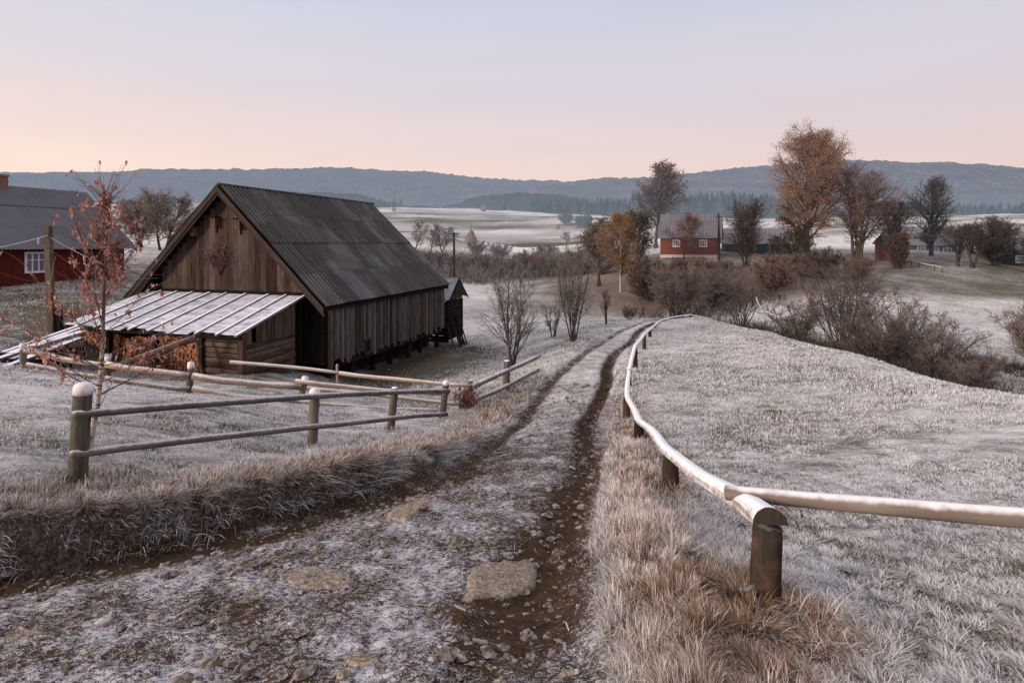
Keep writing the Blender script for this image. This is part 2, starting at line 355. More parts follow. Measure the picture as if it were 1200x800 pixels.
# ------------------------------------------------------------------ grass
def make_grass():
    rng=np.random.default_rng(5)
    n=370000
    Y=np.exp(rng.uniform(np.log(1.9),np.log(34),n)); X=rng.uniform(-1.08,1.08,n)*Y+rng.normal(size=n)*.3
    # long verge grass gets an extra helping
    n2=130000; Y2=np.exp(rng.uniform(np.log(2.3),np.log(19),n2)); left=rng.random(n2)<.55
    X2=np.where(left,Xl(Y2)-np.abs(rng.normal(size=n2))*.62+.12,Xr(Y2)+.1+np.abs(rng.normal(size=n2))*.55)
    Yf=np.exp(rng.uniform(np.log(28),np.log(46),20000)); Xf=rng.uniform(-.3,1.0,20000)*Yf
    n4=120000; Y4=np.exp(rng.uniform(np.log(1.9),np.log(5.5),n4)); X4=rng.uniform(.2,1.05,n4)*Y4
    n5=30000; Y5=np.exp(rng.uniform(np.log(3.2),np.log(17),n5)); X5=Xl(Y5)-.30+.34*rng.random(n5)**1.3
    n6=150000; Y6=np.exp(rng.uniform(np.log(5.5),np.log(32),n6)); X6=rng.uniform(-.2,1.05,n6)*Y6
    X=np.concatenate([X,X2,Xf,X4,X5,X6]); Y=np.concatenate([Y,Y2,Yf,Y4,Y5,Y6]); extra=np.concatenate([np.zeros(n),np.ones(n2),np.zeros(20000),np.zeros(n4),np.full(n5,2),np.zeros(n6)])
    r0=rng.random(len(X))
    def vg(X,Y):
        dl=X-Xl(Y); dr=X-Xr(Y)
        lb=np.exp(-((dl+.6)/.7)**2)*(1-sst(14,20,Y)); rv=np.exp(-((dr-.5)/.5)**2)*(1-sst(11,17,Y))
        mound=np.exp(-(((X-1.12)/.40)**2+((Y-2.85)/.50)**2))
        post=np.zeros(len(X))
        for (x0,y0) in [(1.36,3.0),(1.55,2.9),(-4.06,5.2),(-3.08,8.6),(-2.38,11),(-1.66,13.5),(1.645,5.75),(2.06,9)]:
            post=np.maximum(post,np.exp(-(((X-x0)/.25)**2+((Y-y0)/.35)**2)))
        return lb,rv,mound,post
    lb,rv,mound,post=vg(X,Y)
    ver0=np.clip(np.maximum(lb,rv)+mound,0,1)
    cs=np.where(r0<ver0,.19,.105)*(1+.012*Y)
    cs=np.where(r0<ver0,.15,.09)
    ix=np.floor(X/cs); iy=np.floor(Y/cs)
    h1=hsh(ix,iy,3); h2=hsh(ix,iy,4); h3=hsh(ix,iy,5); h4=hsh(ix,iy,6); h5=hsh(ix,iy,7)
    tx=(ix+h1)*cs; ty=(iy+h2)*cs
    kk=.12+.22*h3*(r0<ver0); ox=(X-tx)*(1-kk); oy=(Y-ty)*(1-kk); X=tx+ox; Y=ty+oy
    m=road_mask(X,Y); ru=rut(X,Y); r=rng.random(len(X))
    pat=fbm(X*1.6,Y*1.6,3,41); pat2=fbm(X*.45,Y*.45,3,43)
    keep=(r>m*(.72+.22*ru+.2*(pat<.5)))|(m<.12)
    keep&=(h3>.16)|(rng.random(len(X))<.3)
    keep|=(extra==2)&(m<.75)&(h3>.1)
    keep&=~((extra==2)&(fbm(X*1.1,Y*1.1,3,61)+.25*(h4-.5)<.47))
    bu=(X+6.07)*-.956+(Y-18.6)*.294; bv=(X+6.07)*.294+(Y-18.6)*.956
    keep&=~((bu>-.1)&(bu<8.6)&(bv>-2.6)&(bv<9.6))
    keep&=~((bv>-1)&(bv<9)&(bu>-2.6)&(bu<0)&(rng.random(len(X))<.75))
    for (x0,y0,rr) in [(1.39,3.05,.10),(1.645,5.75,.12),(2.06,9,.12),(2.46,12,.12),(-4.06,5.2,.1),(-3.08,8.6,.1)]: keep&=~((X-x0)**2+((Y-y0))**2<rr**2)
    X,Y,m,ru,pat,pat2,ox,oy,h3,h4,h5,extra=[a[keep] for a in (X,Y,m,ru,pat,pat2,ox,oy,h3,h4,h5,extra)]
    k=len(X); r=rng.random
    lb,rv,mound,post=vg(X,Y)
    verge=np.clip(np.maximum(lb,rv)+mound+post*.6,0,1)*(1-m*.9)
    tall=np.maximum(lb,rv)
    L=(.022+.034*pat+r(k)*.022)*(.45+1.1*h4)*np.where((X>Xr(Y)+.9)&(Y<5),1.25,1)*(1+.5*sst(6,16,Y))
    L=L*(1-verge)+verge*(.045+.095*r(k)**1.5+.07*pat)*(.45+.95*h4)+mound*.06*r(k)+post*.08*r(k)
    # lower, sparser growth right in front of the near post so that it stands free
    L*=1-.35*np.exp(-(((X-1.25)/.35)**2+((Y-2.45)/.5)**2))
    L=np.where((m>.5)&(extra<2),.012+.026*r(k),L)
    L=np.where(extra==2,(.09+.20*r(k))*(.3+1.1*h4),L)
    L*=.75+.5*pat2
    zb=zground(X,Y)
    gx=(zground(X+.08,Y)-zb)/.08; gy=(zground(X,Y+.08)-zb)/.08
    gx=np.clip(gx,-1.2,1.2); gy=np.clip(gy,-1.2,1.2)
    th=r(k)*2*np.pi; cur=.1+1.0*r(k)**1.3
    on=np.sqrt(ox*ox+oy*oy)+1e-4
    dx=np.cos(th)*1.0+ox/on*.28-gx*1.3+np.cos(h5*6.28)*.55; dy=np.sin(th)*1.0+oy/on*.28-gy*1.3+np.sin(h5*6.28)*.55
    dx=dx+(extra==2)*(.5+1.2*h5); dy=dy-(extra==2)*(.9*h4-.1)
    dn=np.sqrt(dx*dx+dy*dy)+1e-6; dx/=dn; dy/=dn
    bankface=np.maximum(sst(.25,.8,np.sqrt(gx*gx+gy*gy))*verge,(extra==2)*.75); cur=np.clip(cur+bankface*.55,0,1.6); cur=np.where((X>Xr(Y)+.9)&(Y<9),cur*.6+.55,cur)
    W=(.0007+.00052*Y)*(.6+.8*r(k))
    wx=-dy; wy=dx
    a=r(k)*1.6-.8; wx,wy=wx*np.cos(a)-wy*np.sin(a),wx*np.sin(a)+wy*np.cos(a)
    ff=frost_field(X,Y)
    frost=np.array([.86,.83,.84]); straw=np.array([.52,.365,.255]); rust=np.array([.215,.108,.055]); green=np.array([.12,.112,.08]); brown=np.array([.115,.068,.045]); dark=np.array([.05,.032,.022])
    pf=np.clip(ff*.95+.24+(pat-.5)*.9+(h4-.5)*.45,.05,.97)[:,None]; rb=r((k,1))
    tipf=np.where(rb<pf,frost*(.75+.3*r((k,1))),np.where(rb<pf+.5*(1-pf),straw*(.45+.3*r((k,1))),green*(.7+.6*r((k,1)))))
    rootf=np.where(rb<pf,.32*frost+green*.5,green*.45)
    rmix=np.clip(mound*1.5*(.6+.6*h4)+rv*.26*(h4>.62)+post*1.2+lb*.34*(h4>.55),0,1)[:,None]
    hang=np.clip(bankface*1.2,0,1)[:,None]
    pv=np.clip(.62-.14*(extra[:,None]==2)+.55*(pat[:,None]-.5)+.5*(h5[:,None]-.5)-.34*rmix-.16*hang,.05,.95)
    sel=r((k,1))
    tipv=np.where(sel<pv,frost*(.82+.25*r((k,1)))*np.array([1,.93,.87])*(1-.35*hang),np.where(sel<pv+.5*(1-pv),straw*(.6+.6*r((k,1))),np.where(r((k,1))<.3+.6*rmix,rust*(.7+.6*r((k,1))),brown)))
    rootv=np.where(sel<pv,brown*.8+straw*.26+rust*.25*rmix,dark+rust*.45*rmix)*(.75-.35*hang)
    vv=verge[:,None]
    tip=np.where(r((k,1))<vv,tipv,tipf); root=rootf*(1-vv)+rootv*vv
    onroad=((m>.5)&(extra<2))[:,None]; tip=np.where(onroad,np.array([.62,.58,.60])*(.5+.6*r((k,1))),tip); root=np.where(onroad,np.array([.14,.11,.095]),root)
    V=np.zeros((k,7,3)); C=np.zeros((k,7,4)); C[...,3]=1
    ts=np.array([0,.38,.72,1.]); ws=np.array([1,.85,.55,0.])
    j=0
    for i,t in enumerate(ts):
        hx=L*cur*t**1.7*.9; hz=L*(t-.42*cur*t**2.2)
        px=X+dx*hx; py=Y+dy*hx; pz=zb-.015+hz
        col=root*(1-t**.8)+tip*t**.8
        for sgn in ((-1,1) if i<3 else (0,)):
            V[:,j,0]=px+sgn*wx*W*ws[i]; V[:,j,1]=py+sgn*wy*W*ws[i]; V[:,j,2]=pz; C[:,j,:3]=col; j+=1
    base=np.arange(k)[:,None]*7
    q=np.concatenate([base+np.array([[0,1,3,2]]),base+np.array([[2,3,5,4]])]); tr=base+np.array([[4,5,6]])
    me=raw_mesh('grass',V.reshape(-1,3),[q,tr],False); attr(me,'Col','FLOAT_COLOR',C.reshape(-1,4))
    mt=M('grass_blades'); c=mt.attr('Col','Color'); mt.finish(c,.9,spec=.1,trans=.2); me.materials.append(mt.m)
    o=bpy.data.objects.new('grass',me); COL.objects.link(o)
    tag(o,'frosted dry grass covering the banks, verges and meadows','grass',kind='stuff')

# ------------------------------------------------------------------ stones
def stone_mesh(rng,n=1,rough=.16,lat=6,lon=9):
    th=np.linspace(1e-5,np.pi-1e-5,lat); ph=np.arange(lon)*2*np.pi/lon
    v=np.stack([np.sin(th)[:,None]*np.cos(ph),np.sin(th)[:,None]*np.sin(ph),np.broadcast_to(np.cos(th)[:,None],(lat,lon))],-1)
    idx=np.arange(lat*lon).reshape(lat,lon); nx=np.roll(idx,-1,1)
    q=np.stack([idx[:-1],idx[1:],nx[1:],nx[:-1]],-1).reshape(-1,4)
    return v.reshape(-1,3),q
def make_stones():
    rng=np.random.default_rng(3)
    base,q=stone_mesh(rng)
    # loose gravel, clods
    n=7000; Y=np.exp(rng.uniform(np.log(1.9),np.log(16),n)); X=rng.uniform(-1.05,.55,n)*Y
    X=np.where(rng.random(n)<.55,Xl(Y)+rng.random(n)*(Xr(Y)-Xl(Y))*1.02,X); X=np.where(Y<5,np.maximum(X,-1.05*Y),X)
    keep=(road_mask(X,Y)>.35); X=X[keep]; Y=Y[keep]; k=len(X)
    sz=np.exp(rng.normal(size=k)*.75)*.009+.0012*Y*.6; sz=np.minimum(sz,.055)
    V=base[None]*(1+.22*rng.normal(size=(k,len(base),1)))*sz[:,None,None]*np.stack([np.ones(k),.7+.5*rng.random(k),.22+.3*rng.random(k)],1)[:,None,:]
    a=rng.random(k)*6.28; ca,sa=np.cos(a)[:,None],np.sin(a)[:,None]
    x=V[...,0]*ca-V[...,1]*sa; y=V[...,0]*sa+V[...,1]*ca
    V=np.stack([x+X[:,None],y+Y[:,None],V[...,2]+(zground(X,Y)+sz*.25)[:,None]],-1)
    qq=(q[None]+np.arange(k)[:,None,None]*len(base)).reshape(-1,4)
    me=raw_mesh('gravel',V.reshape(-1,3),[qq],False); attr(me,'tint','FLOAT',np.repeat(rng.random(k),len(base))); attr(me,'gc','FLOAT_VECTOR',V.reshape(-1,3))
    m=M('clods'); c=m.mix(m.attr('tint'),(.045,.03,.023),(.16,.12,.095)); nz=m.sep(m.geo('Normal'),2)
    c=m.mix(m.mr(m.math('ADD',nz,m.math('MULTIPLY',m.math('SUBTRACT',m.noise(m.geo('Position'),25.,3),.5),1.6)),.75,1.25,0,.6),c,(.5,.47,.48)); m.finish(c,.9)
    me.materials.append(m.m); o=bpy.data.objects.new('gravel',me); COL.objects.link(o)
    tag(o,'small frosty stones and frozen clods strewn over the dirt track','gravel',kind='stuff')
    # straw and leaf litter on the track
    n=600; Y=np.exp(rng.uniform(np.log(1.9),np.log(12),n)); X=rng.uniform(-1.05,.3,n)*Y; X=np.where(rng.random(n)<.5,Xl(Y)+rng.random(n)*(Xr(Y)-Xl(Y)),X)
    keep=road_mask(X,Y)>.3; X=X[keep]; Y=Y[keep]; k=len(X); a=rng.random(k)*6.28; ln=.02+.06*rng.random(k); w=.0012+.0005*Y+.006*(rng.random(k)<.25)
    ln=np.where(w>.0105,.02,ln); z=zground(X,Y)+.012+.02*rng.random(k)
    d=np.stack([np.cos(a)*ln,np.sin(a)*ln,rng.normal(size=k)*.01],1)*.5; e=np.stack([-np.sin(a)*w,np.cos(a)*w,rng.normal(size=k)*.004],1); p=np.stack([X,Y,z],1)
    V=np.stack([p-d-e,p+d-e,p+d+e,p-d+e],1); qq=np.arange(4*k).reshape(k,4)
    me=raw_mesh('litter',V.reshape(-1,3),[qq]); attr(me,'tint','FLOAT',np.repeat(rng.random(k),4)); attr(me,'gc','FLOAT_VECTOR',V.reshape(-1,3))
    me.materials.append(leafmat('litter_straw',(.10,.065,.045),(.45,.38,.34),.2)); o=bpy.data.objects.new('leaf_litter',me); COL.objects.link(o)
    tag(o,'bits of straw and fallen leaves lying on the dirt track','litter',kind='stuff')
    # individual stones
    sm=M('sandstone'); pos=sm.geo('Position'); n1=sm.noise(pos,16.,6,.7); n2=sm.noise(pos,60.,4)
    c=sm.mix(sm.mr(n1,.3,.7),(.17,.125,.088),(.42,.33,.245)); c=sm.mix(sm.mr(n2,.46,.62,0,.8),c,(.09,.06,.04)); c=sm.mix(sm.mr(sm.math('ADD',sm.math('MULTIPLY',sm.noise(pos,38.,5,.75),.6),sm.math('MULTIPLY',sm.noise(pos,120.,3,.7),.4)),.52,.6,0,.6),c,(.6,.57,.58)); sm.finish(c,.9,n1,.8,.02)
    gm=M('fieldstone'); n1=gm.noise(gm.geo('Position'),22.,5); c=gm.mix(gm.mr(n1,.3,.7),(.12,.10,.09),(.27,.24,.22)); nz=gm.sep(gm.geo('Normal'),2)
    c=gm.mix(gm.mr(gm.math('ADD',nz,gm.math('MULTIPLY',gm.math('SUBTRACT',n1,.5),1.5)),.6,1.1,0,.7),c,(.6,.58,.6)); gm.finish(c,.85,n1,.5,.01)
    lon_=28; base,q=stone_mesh(rng,lat=9,lon=lon_)
    def stone(px,py,w,d,h,rot,label,mat,flat,cat='stone',sq=0):
        # ground hit along the sight line
        ys=np.linspace(1.6,16,900); xs=(px-CX)*ys/F; zz=zground(xs,ys); yy=HY+(CZ-zz)*F/ys; i=np.argmin(np.abs(yy-py)); Y=ys[i]; X=xs[i]
        v=base.copy()
        if sq:
            r=np.hypot(v[:,0],v[:,1]); an=np.arctan2(v[:,1],v[:,0]); kk=1/np.maximum(np.abs(np.cos(an)),np.abs(np.sin(an))); kk=1+(kk-1)*sq
            v[:,0]*=kk; v[:,1]*=kk; 
        if flat: v[:,2]=np.sign(v[:,2])*np.abs(v[:,2])**.28; rr=np.hypot(v[:,0],v[:,1]); sc=np.where(rr>1e-6,np.maximum(rr,1e-6)**-.6,1); v[:,0]*=sc; v[:,1]*=sc
        an=np.arctan2(v[:,1],v[:,0]); ph=rng.random(5)*6.28; wv=sum(np.sin(an*(q_+2)+ph[q_])*(.10/(q_*.6+1)) for q_ in range(5)) if flat else 0
        v[:,:2]*=(1+np.broadcast_to(wv,(len(v),)))[:,None]
        v*=1+(.02 if flat else .055)*rng.normal(size=(len(v),1)); v*=np.array([w/2,d/2,h/2])
        ca,sa=math.cos(rot),math.sin(rot); v=np.stack([v[:,0]*ca-v[:,1]*sa,v[:,0]*sa+v[:,1]*ca,v[:,2]],1)
        g=.1; sx=(zg(X+g,Y)-zg(X-g,Y))/(2*g); sy=(zg(X,Y+g)-zg(X,Y-g))/(2*g); v[:,2]+=v[:,0]*sx+v[:,1]*sy
        loc=np.array([X,Y,zg(X,Y)+(h*.02 if flat else h*.12)]); mb=MB(); cap=[np.arange(lon_)[::-1],np.arange(lon_)+lon_*8]
        mb.add(v+loc,[q]+cap,None,rng.random()); o=mk(name_of[flat],mb,mat,None,loc,True); tag(o,label,cat)
    name_of={True:'stone_slab',False:'stone'}
    def hit(px,py):
        ys=np.linspace(1.6,16,1500); xs=(px-CX)*ys/F; zz=zground(xs,ys); yy=HY+(CZ-zz)*F/ys; i=np.argmin(np.abs(yy-py)); return np.array([xs[i],ys[i],zz[i]])
    def slab(poly,h,label):
        c=np.array([hit(*p) for p in poly]); n=len(c); out=[]
        for i in range(n):
            a,b=c[i],c[(i+1)%n]
            for t in (0,.2,.4,.6,.8): out.append(a*(1-t)+b*t+rng.normal(size=3)*.008*(t>0))
        o=np.array(out); ctr=o.mean(0); m_=len(o); rings=[]
        for sc,dz in ((1.04,-.05),(1.0,h*.6),(.95,h),(.75,h*1.02),(.5,h*.97),(.25,h*1.03)):
            v=ctr+(o-ctr)*sc; v[:,2]+=dz+rng.normal(size=m_)*(.004 if sc<1 else 0); rings.append(v)
        V=np.vstack(rings+[ctr[None]+[0,0,h]]); idx=np.arange(6*m_).reshape(6,m_); nx=np.roll(idx,-1,1)
        q=np.stack([idx[:-1],nx[:-1],nx[1:],idx[1:]],-1).reshape(-1,4); last=idx[-1]; tr=np.stack([last,np.roll(last,-1),np.full(m_,6*m_)],-1)
        mb=MB(); mb.add(V,[q,tr],None,.5); ob=mk('stone_slab',mb,sm,None,tuple(ctr),True); tag(ob,label,'stone')
    slab([(543,704),(553,670),(585,664),(622,661),(629,673),(626,691),(600,703)],.04,'large flat squarish sandstone slab set in the middle of the dirt track')
    slab([(328,676),(345,668),(375,666),(405,671),(414,683),(400,692),(370,692),(345,687)],.015,'flat rounded tan stone slab in the track, left of the square slab')
    slab([(455,604),(463,597),(480,593),(500,583),(506,588),(490,600),(478,613),(459,611)],.03,'tan stone slab at the left edge of the track under the grassy bank')
    slab([(394,771),(420,765),(446,769),(440,780),(408,782)],.015,'flat pale stone sunk in frosty dirt at the bottom of the track')
    slab([(2,744),(20,738),(50,743),(45,753),(6,757)],.015,'long flat brown stone at the left border of the track')
    slab([(287,690),(300,686),(314,689),(308,695),(292,696)],.012,'small tan flat stone just left of the rounded slab')
    stone(122,731,.10,.075,.06,.4,'pale stone block lying by a flat grey stone at the lower left of the track',gm,False)
    stone(102,735,.085,.05,.035,.1,'small flat grey stone beside the pale block at the lower left',gm,False)
    stone(507,775,.06,.05,.045,.3,'rounded grey pebble on its own at the bottom of the track',gm,False)
    stone(403,793,.075,.055,.05,.9,'brown stone at the very bottom edge of the track',sm,False)
    stone(541,750,.085,.05,.04,.1,'low brown stone in front of the square slab',sm,False)
    stone(667,790,.12,.06,.03,.3,'flat tan stone at the foot of the right grassy mound',sm,False)
    stone(258,727,.1,.07,.035,.2,'small brown stone between the pale block and the rounded slab',sm,False)

# ------------------------------------------------------------------ trees
def grow(rng,st,di,ln,k,wob,up,):
    m=len(st); p=st.copy(); d=di/(np.linalg.norm(di,axis=1,keepdims=True)+1e-9); out=[p.copy()]; ds=[d.copy()]
    for i in range(k):
        d=d+rng.normal(size=(m,3))*wob; d[:,2]+=up; d/=np.linalg.norm(d,axis=1,keepdims=True)+1e-9
        p=p+d*(ln/k)[:,None]; out.append(p.copy()); ds.append(d.copy())
    return np.stack(out,1),np.stack(ds,1)
def kids(rng,Pt,D,per,t0,t1,ang,asd=.2):
    m,k,_=Pt.shape; t=t0+(t1-t0)*(np.arange(per)[None,:]+rng.random((m,per)))/per
    f=t*(k-1); i=np.minimum(f.astype(int),k-2); w=(f-i)[...,None]; r=np.arange(m)[:,None]
    pos=Pt[r,i]*(1-w)+Pt[r,i+1]*w; d=D[r,i]
    rv=rng.normal(size=d.shape); a=np.cross(d,rv); a/=np.linalg.norm(a,axis=2,keepdims=True)+1e-9
    an=(ang+asd*rng.normal(size=t.shape))[...,None]
    nd=d*np.cos(an)+a*np.sin(an)
    return pos.reshape(-1,3),nd.reshape(-1,3),t.reshape(-1),np.repeat(np.arange(m),per)
def quads(rng,c,sz,mb,tint=None,hang=False):
    k=len(c); a=rng.normal(size=(k,3)); a/=np.linalg.norm(a,axis=1,keepdims=True); b=np.cross(a,rng.normal(size=(k,3))); b/=np.linalg.norm(b,axis=1,keepdims=True)
    s=(sz*(.6+.8*rng.random(k)))[:,None]
    if hang: a=np.array([[0,0,-1.]])+a*.45; 
    V=np.stack([c,c+(a*.5+b*.42)*s,c+a*s,c+(a*.5-b*.42)*s],1)
    mb.add(V.reshape(-1,3),[np.arange(4*k).reshape(k,4)],None,np.repeat(rng.random(k),4) if tint is None else tint)
def tree(rng,h,r,stems=1,spread=.0,n1=14,t1=.25,a1=.9,l1=.45,shape='round',up1=.12,n2=6,l2=.45,a2=.7,n3=5,l3=.45,up3=.02,wob=.09,thick=1.,bend=.05,rtw=.006,n4=0,l4=.5):
    """returns trunk paths and branch level lists in local space"""
    st=np.zeros((stems,3)); st[:,:2]=rng.normal(size=(stems,2))*r*(1.5 if stems>1 else 0)
    an=np.arange(stems)*6.283/max(stems,1)+rng.random(stems); di=np.stack([np.cos(an)*spread,np.sin(an)*spread,np.ones(stems)],1)
    if stems>1: di[:,:2]*=(.5+.8*rng.random((stems,1)))
    ln=h*(.8+.2*rng.random(stems)) if stems>1 else np.array([h])
    st[:,2]-=.12
    k0=9; T,TD=grow(rng,st,di,ln,k0,bend,.03)
    rt=r*(1-.88*np.linspace(0,1,k0+1))[None]*np.ones((stems,1)); rt[:,0]*=1.35
    s,d,t,pi=kids(rng,T,TD,n1,t1,.98,a1)
    sh={'round':np.sin(np.clip(.25+.75*((t-t1)/(1-t1)),0,1)*np.pi)*.75+.25,'cone':1.1-t*.8,'vase':.9-.35*t,'oval':np.sin(np.clip(.15+.8*((t-t1)/(1-t1)),0,1)*np.pi)*.9+.15}[shape]
    L1=h*l1*sh*(.75+.5*rng.random(len(t))); B1,D1=grow(rng,s,d,L1,5,wob,up1)
    tr=np.maximum(r*(1-.88*t),r*.12)
    r1=(tr*.55)[:,None]*(1-.8*np.linspace(0,1,6))[None]
    s,d,t,pi=kids(rng,B1,D1,n2,.2,1.,a2); L2=L1[pi]*l2*(1.2-.7*t)*(.7+.6*rng.random(len(t))); B2,D2=grow(rng,s,d,L2,4,wob*1.3,up1*.8)
    r2=np.maximum(r1[pi,0]*.45,rtw*1.3)[:,None]*(1-.7*np.linspace(0,1,5))[None]
    out=[(B1,r1,5),(B2,r2,4)]
    if n3:
        s,d,t,pi=kids(rng,B2,D2,n3,.15,1.,a2); L3=np.maximum(L2[pi]*l3*(1.2-.6*t),.12)*(.7+.6*rng.random(len(t))); B3,D3=grow(rng,s,d,L3,3,wob*1.5,up3)
        r3=np.full((len(s),1),rtw)*(1-.6*np.linspace(0,1,4))[None]; out.append((B3,r3,3))
        if n4:
            s,d,t,pi=kids(rng,B3,D3,n4,.1,1.,a2); L4=L3[pi]*l4*(.7+.6*rng.random(len(t))); B4,D4=grow(rng,s,d,L4,2,wob*1.5,up3)
            out.append((B4,np.full((len(s),1),rtw*.75)*(1-.5*np.linspace(0,1,3))[None],3))
    return (T,rt),out
def build_tree(name,label,cat,loc,rng,mt,mc,leaf=None,group=None,crown='crown',trunk='trunk',**kw):
    root=thing(name,label,cat,loc,group); loc=np.array(loc,float)
    (T,rt),lv=tree(rng,**kw)
    mb=MB(); mb.tubes(T+loc,rt,8,.5,.05); mk(trunk,mb,mt,root,smooth=True)
    mb=MB()
    for li,(B,R,n) in enumerate(lv): mb.tubes(B+loc,R,n,np.clip((.05,.4,.85,.95)[li]+.3*(rng.random(len(B))-.5),0,1))
    if leaf and leaf.get('same'):
        pass
    mk(crown,mb,mc,root)
    if leaf:
        B=lv[-1][0]; k=leaf['n']; i=rng.integers(0,len(B),k); j=rng.integers(1,B.shape[1],k); c=B[i,j]+rng.normal(size=(k,3))*leaf.get('j',.05)
        if 'zmin' in leaf: c=c[c[:,2]>leaf['zmin']]
        lb=MB(); quads(rng,c+loc,leaf['s'],lb,hang=leaf.get('hang',False)); mk('leaves',lb,leaf['m'],root)
    return root

 
TW_DARK=twigmat('twig_dark',(.025,.018,.016),(.16,.125,.112)); TW_RED=twigmat('twig_red',(.032,.022,.019),(.235,.185,.165)); TW_GREY=twigmat('twig_grey',(.045,.037,.033),(.26,.22,.20))
HT_DARK=twigmat('far_twig_dark',(.028,.021,.019),(.10,.08,.072),HZ); HT_RED=twigmat('far_twig_red',(.05,.03,.025),(.23,.155,.135),HZ); HT_GREY=twigmat('far_twig_grey',(.12,.10,.088),(.25,.205,.185),HZ)
BIRCH_BARK=plain('birch_bark',(.5,.45,.4),.8,.5,9.)

def at(px,Y,dz=0.):
    x=(px-CX)*Y/F; return (x,Y,zg(x,Y)+dz)

def make_trees():
    rg=np.random.default_rng
    # --- sapling birch by the left fence
    bx=np.array([P(104,545,6.2),P(105,522,6.2),P(114,475,6.2),P(119,432,6.22),P(121,380,6.25),P(122,335,6.25),P(124,297,6.25),P(126,264,6.25),P(124,240,6.25),P(121,214,6.25)])
    bx[0,2]=zg(bx[0,0],bx[0,1])-.05
    root=thing('birch_sapling','slender young birch with withered orange leaves behind the first fence post','tree',tuple(bx[0]))
    r=rg(3); mb=MB(); mb.tube(bx,[.040,.034,.028,.024,.018,.013,.010,.007,.005,.003],9,.3,.04)
    tm=M('sapling_bark'); n=tm.noise(tm.vmul(tm.geo('Position'),(8,8,40)),1.,4); c=tm.mix(tm.mr(n,.52,.6),(.40,.33,.28),(.07,.045,.035))
    z=tm.sep(tm.geo('Position'),2); c=tm.mix(tm.mr(z,.2,.9),c,(.13,.06,.045)); tm.finish(c,.7,n,.3,.01)
    mk('trunk',mb,tm.m,root,smooth=True)
    starts=[];dirs=[];lens=[]
    tt=np.linspace(0,1,10)
    def on(t): return np.array([np.interp(t,tt,bx[:,i]) for i in range(3)])
    for i in range(40):
        t=.2+.74*i/40+.02*r.random(); a=r.random()*6.283; low=t<.5
        up=.35+1.5*t if not low else (.15+.8*r.random()); d=np.array([math.cos(a),math.sin(a)*.7,up])
        L=(1.0 if low else (.62*(1.0-t)+.04)*(1 if t<.75 else .6))*(.6+.65*r.random()); starts.append(on(t)); dirs.append(d); lens.append(L)
    for (tx,ty,t) in [(74,250,.44),(160,275,.5),(35,420,.26),(60,395,.33),(200,400,.34),(185,335,.42),(98,258,.52),(138,240,.7),(150,262,.62),(40,330,.4),(90,300,.36)]:
        s=on(t); e=P(tx,ty,6.2+r.normal()*.25); d=e-s; L=np.linalg.norm(d); starts.append(s); dirs.append(d/L+np.array([0,0,-.12])); lens.append(L)
    B,D=grow(r,np.array(starts),np.array(dirs),np.array(lens),8,.05,.022)
    mb=MB(); mb.tubes(B,(np.linspace(.0068,.002,9))[None]*(.6+.7*r.random((len(B),1))),4,r.random(len(B)))
    s,d,t,pi=kids(r,B,D,8,.2,.9,.7); B2,D2=grow(r,s,d,(.15+.35*r.random(len(s))),4,.1,.03); mb.tubes(B2,np.broadcast_to(np.linspace(.0036,.0016,5)[None],(len(s),5)),3,r.random(len(s)))
    mk('branches',mb,twigmat('sapling_twig',(.10,.05,.045),(.26,.19,.17)),root)
    lm=leafmat('sapling_leaf',(.26,.065,.03),(.46,.20,.12),.5); lb=MB()
    cen=[]
    for i in range(len(B)):
        for q_ in range(6):
            j=r.integers(4,9); 
            if B[i,j,2]>-.3 or r.random()<.3:
                for w in range(r.integers(1,4)): cen.append(B[i,j]+r.normal(size=3)*[.02,.02,.03])
    for i in range(0,len(B2),3):
        if B2[i,-1,2]>.1 or r.random()<.25: cen.append(B2[i,-1])
    cen+=[bx[-1]+[0,0,.01],bx[-2]+[.01,0,.05],bx[-2]+[-.02,0,0],bx[-2]+[.02,0,-.1]]
    cen=np.array(cen); k=len(cen)
    for c in cen:   # curled heart-shaped leaves
        a=r.random()*6.28; tl=r.normal()*.5; s=.028+.024*r.random(); u=np.array([math.cos(a),math.sin(a),0])*math.cos(tl)+np.array([0,0,math.sin(tl)]); w=np.array([0,0,-1.])+r.normal(size=3)*.35; nrm=np.cross(u,w)
        cu=.35+.3*r.random(); pts=[c,c+w*.28*s+u*.5*s+nrm*cu*s*.6,c+w*.7*s+u*.42*s+nrm*cu*s*.5,c+w*1.1*s,c+w*.7*s-u*.42*s+nrm*cu*s*.5,c+w*.28*s-u*.5*s+nrm*cu*s*.6,c+w*.5*s]
        lb.add(pts,[[[0,1,6],[1,2,6],[2,3,6],[3,4,6],[4,5,6],[5,0,6]]],None,r.random())
    mk('leaves',lb,lm,root)
    # --- bare shrubs left of the track
    build_tree('bare_shrub','bare shrub with two thin upright trunks at the end of the short rail fence','shrub',at(601,20.5),rg(21),TW_DARK,TW_GREY,h=4.3,r=.042,stems=5,spread=.17,n1=16,t1=.12,a1=.6,l1=.36,shape='cone',up1=.09,n2=7,n3=4,rtw=.0055)
    build_tree('bare_shrub','bare fan-shaped shrub of many dark stems left of the track, past the fence','shrub',at(671,25.),rg(22),TW_DARK,TW_GREY,h=4.3,r=.04,stems=8,spread=.26,n1=13,t1=.2,a1=.45,l1=.3,shape='vase',up1=.09,n2=7,n3=4,rtw=.006)
    build_tree('bare_shrub','small thin bare shrub on the left bank where the track bends','shrub',at(710,31.),rg(23),TW_DARK,TW_GREY,h=2.1,r=.035,stems=4,spread=.2,n1=8,t1=.3,a1=.45,l1=.3,shape='vase',n2=5,n3=3,rtw=.007)
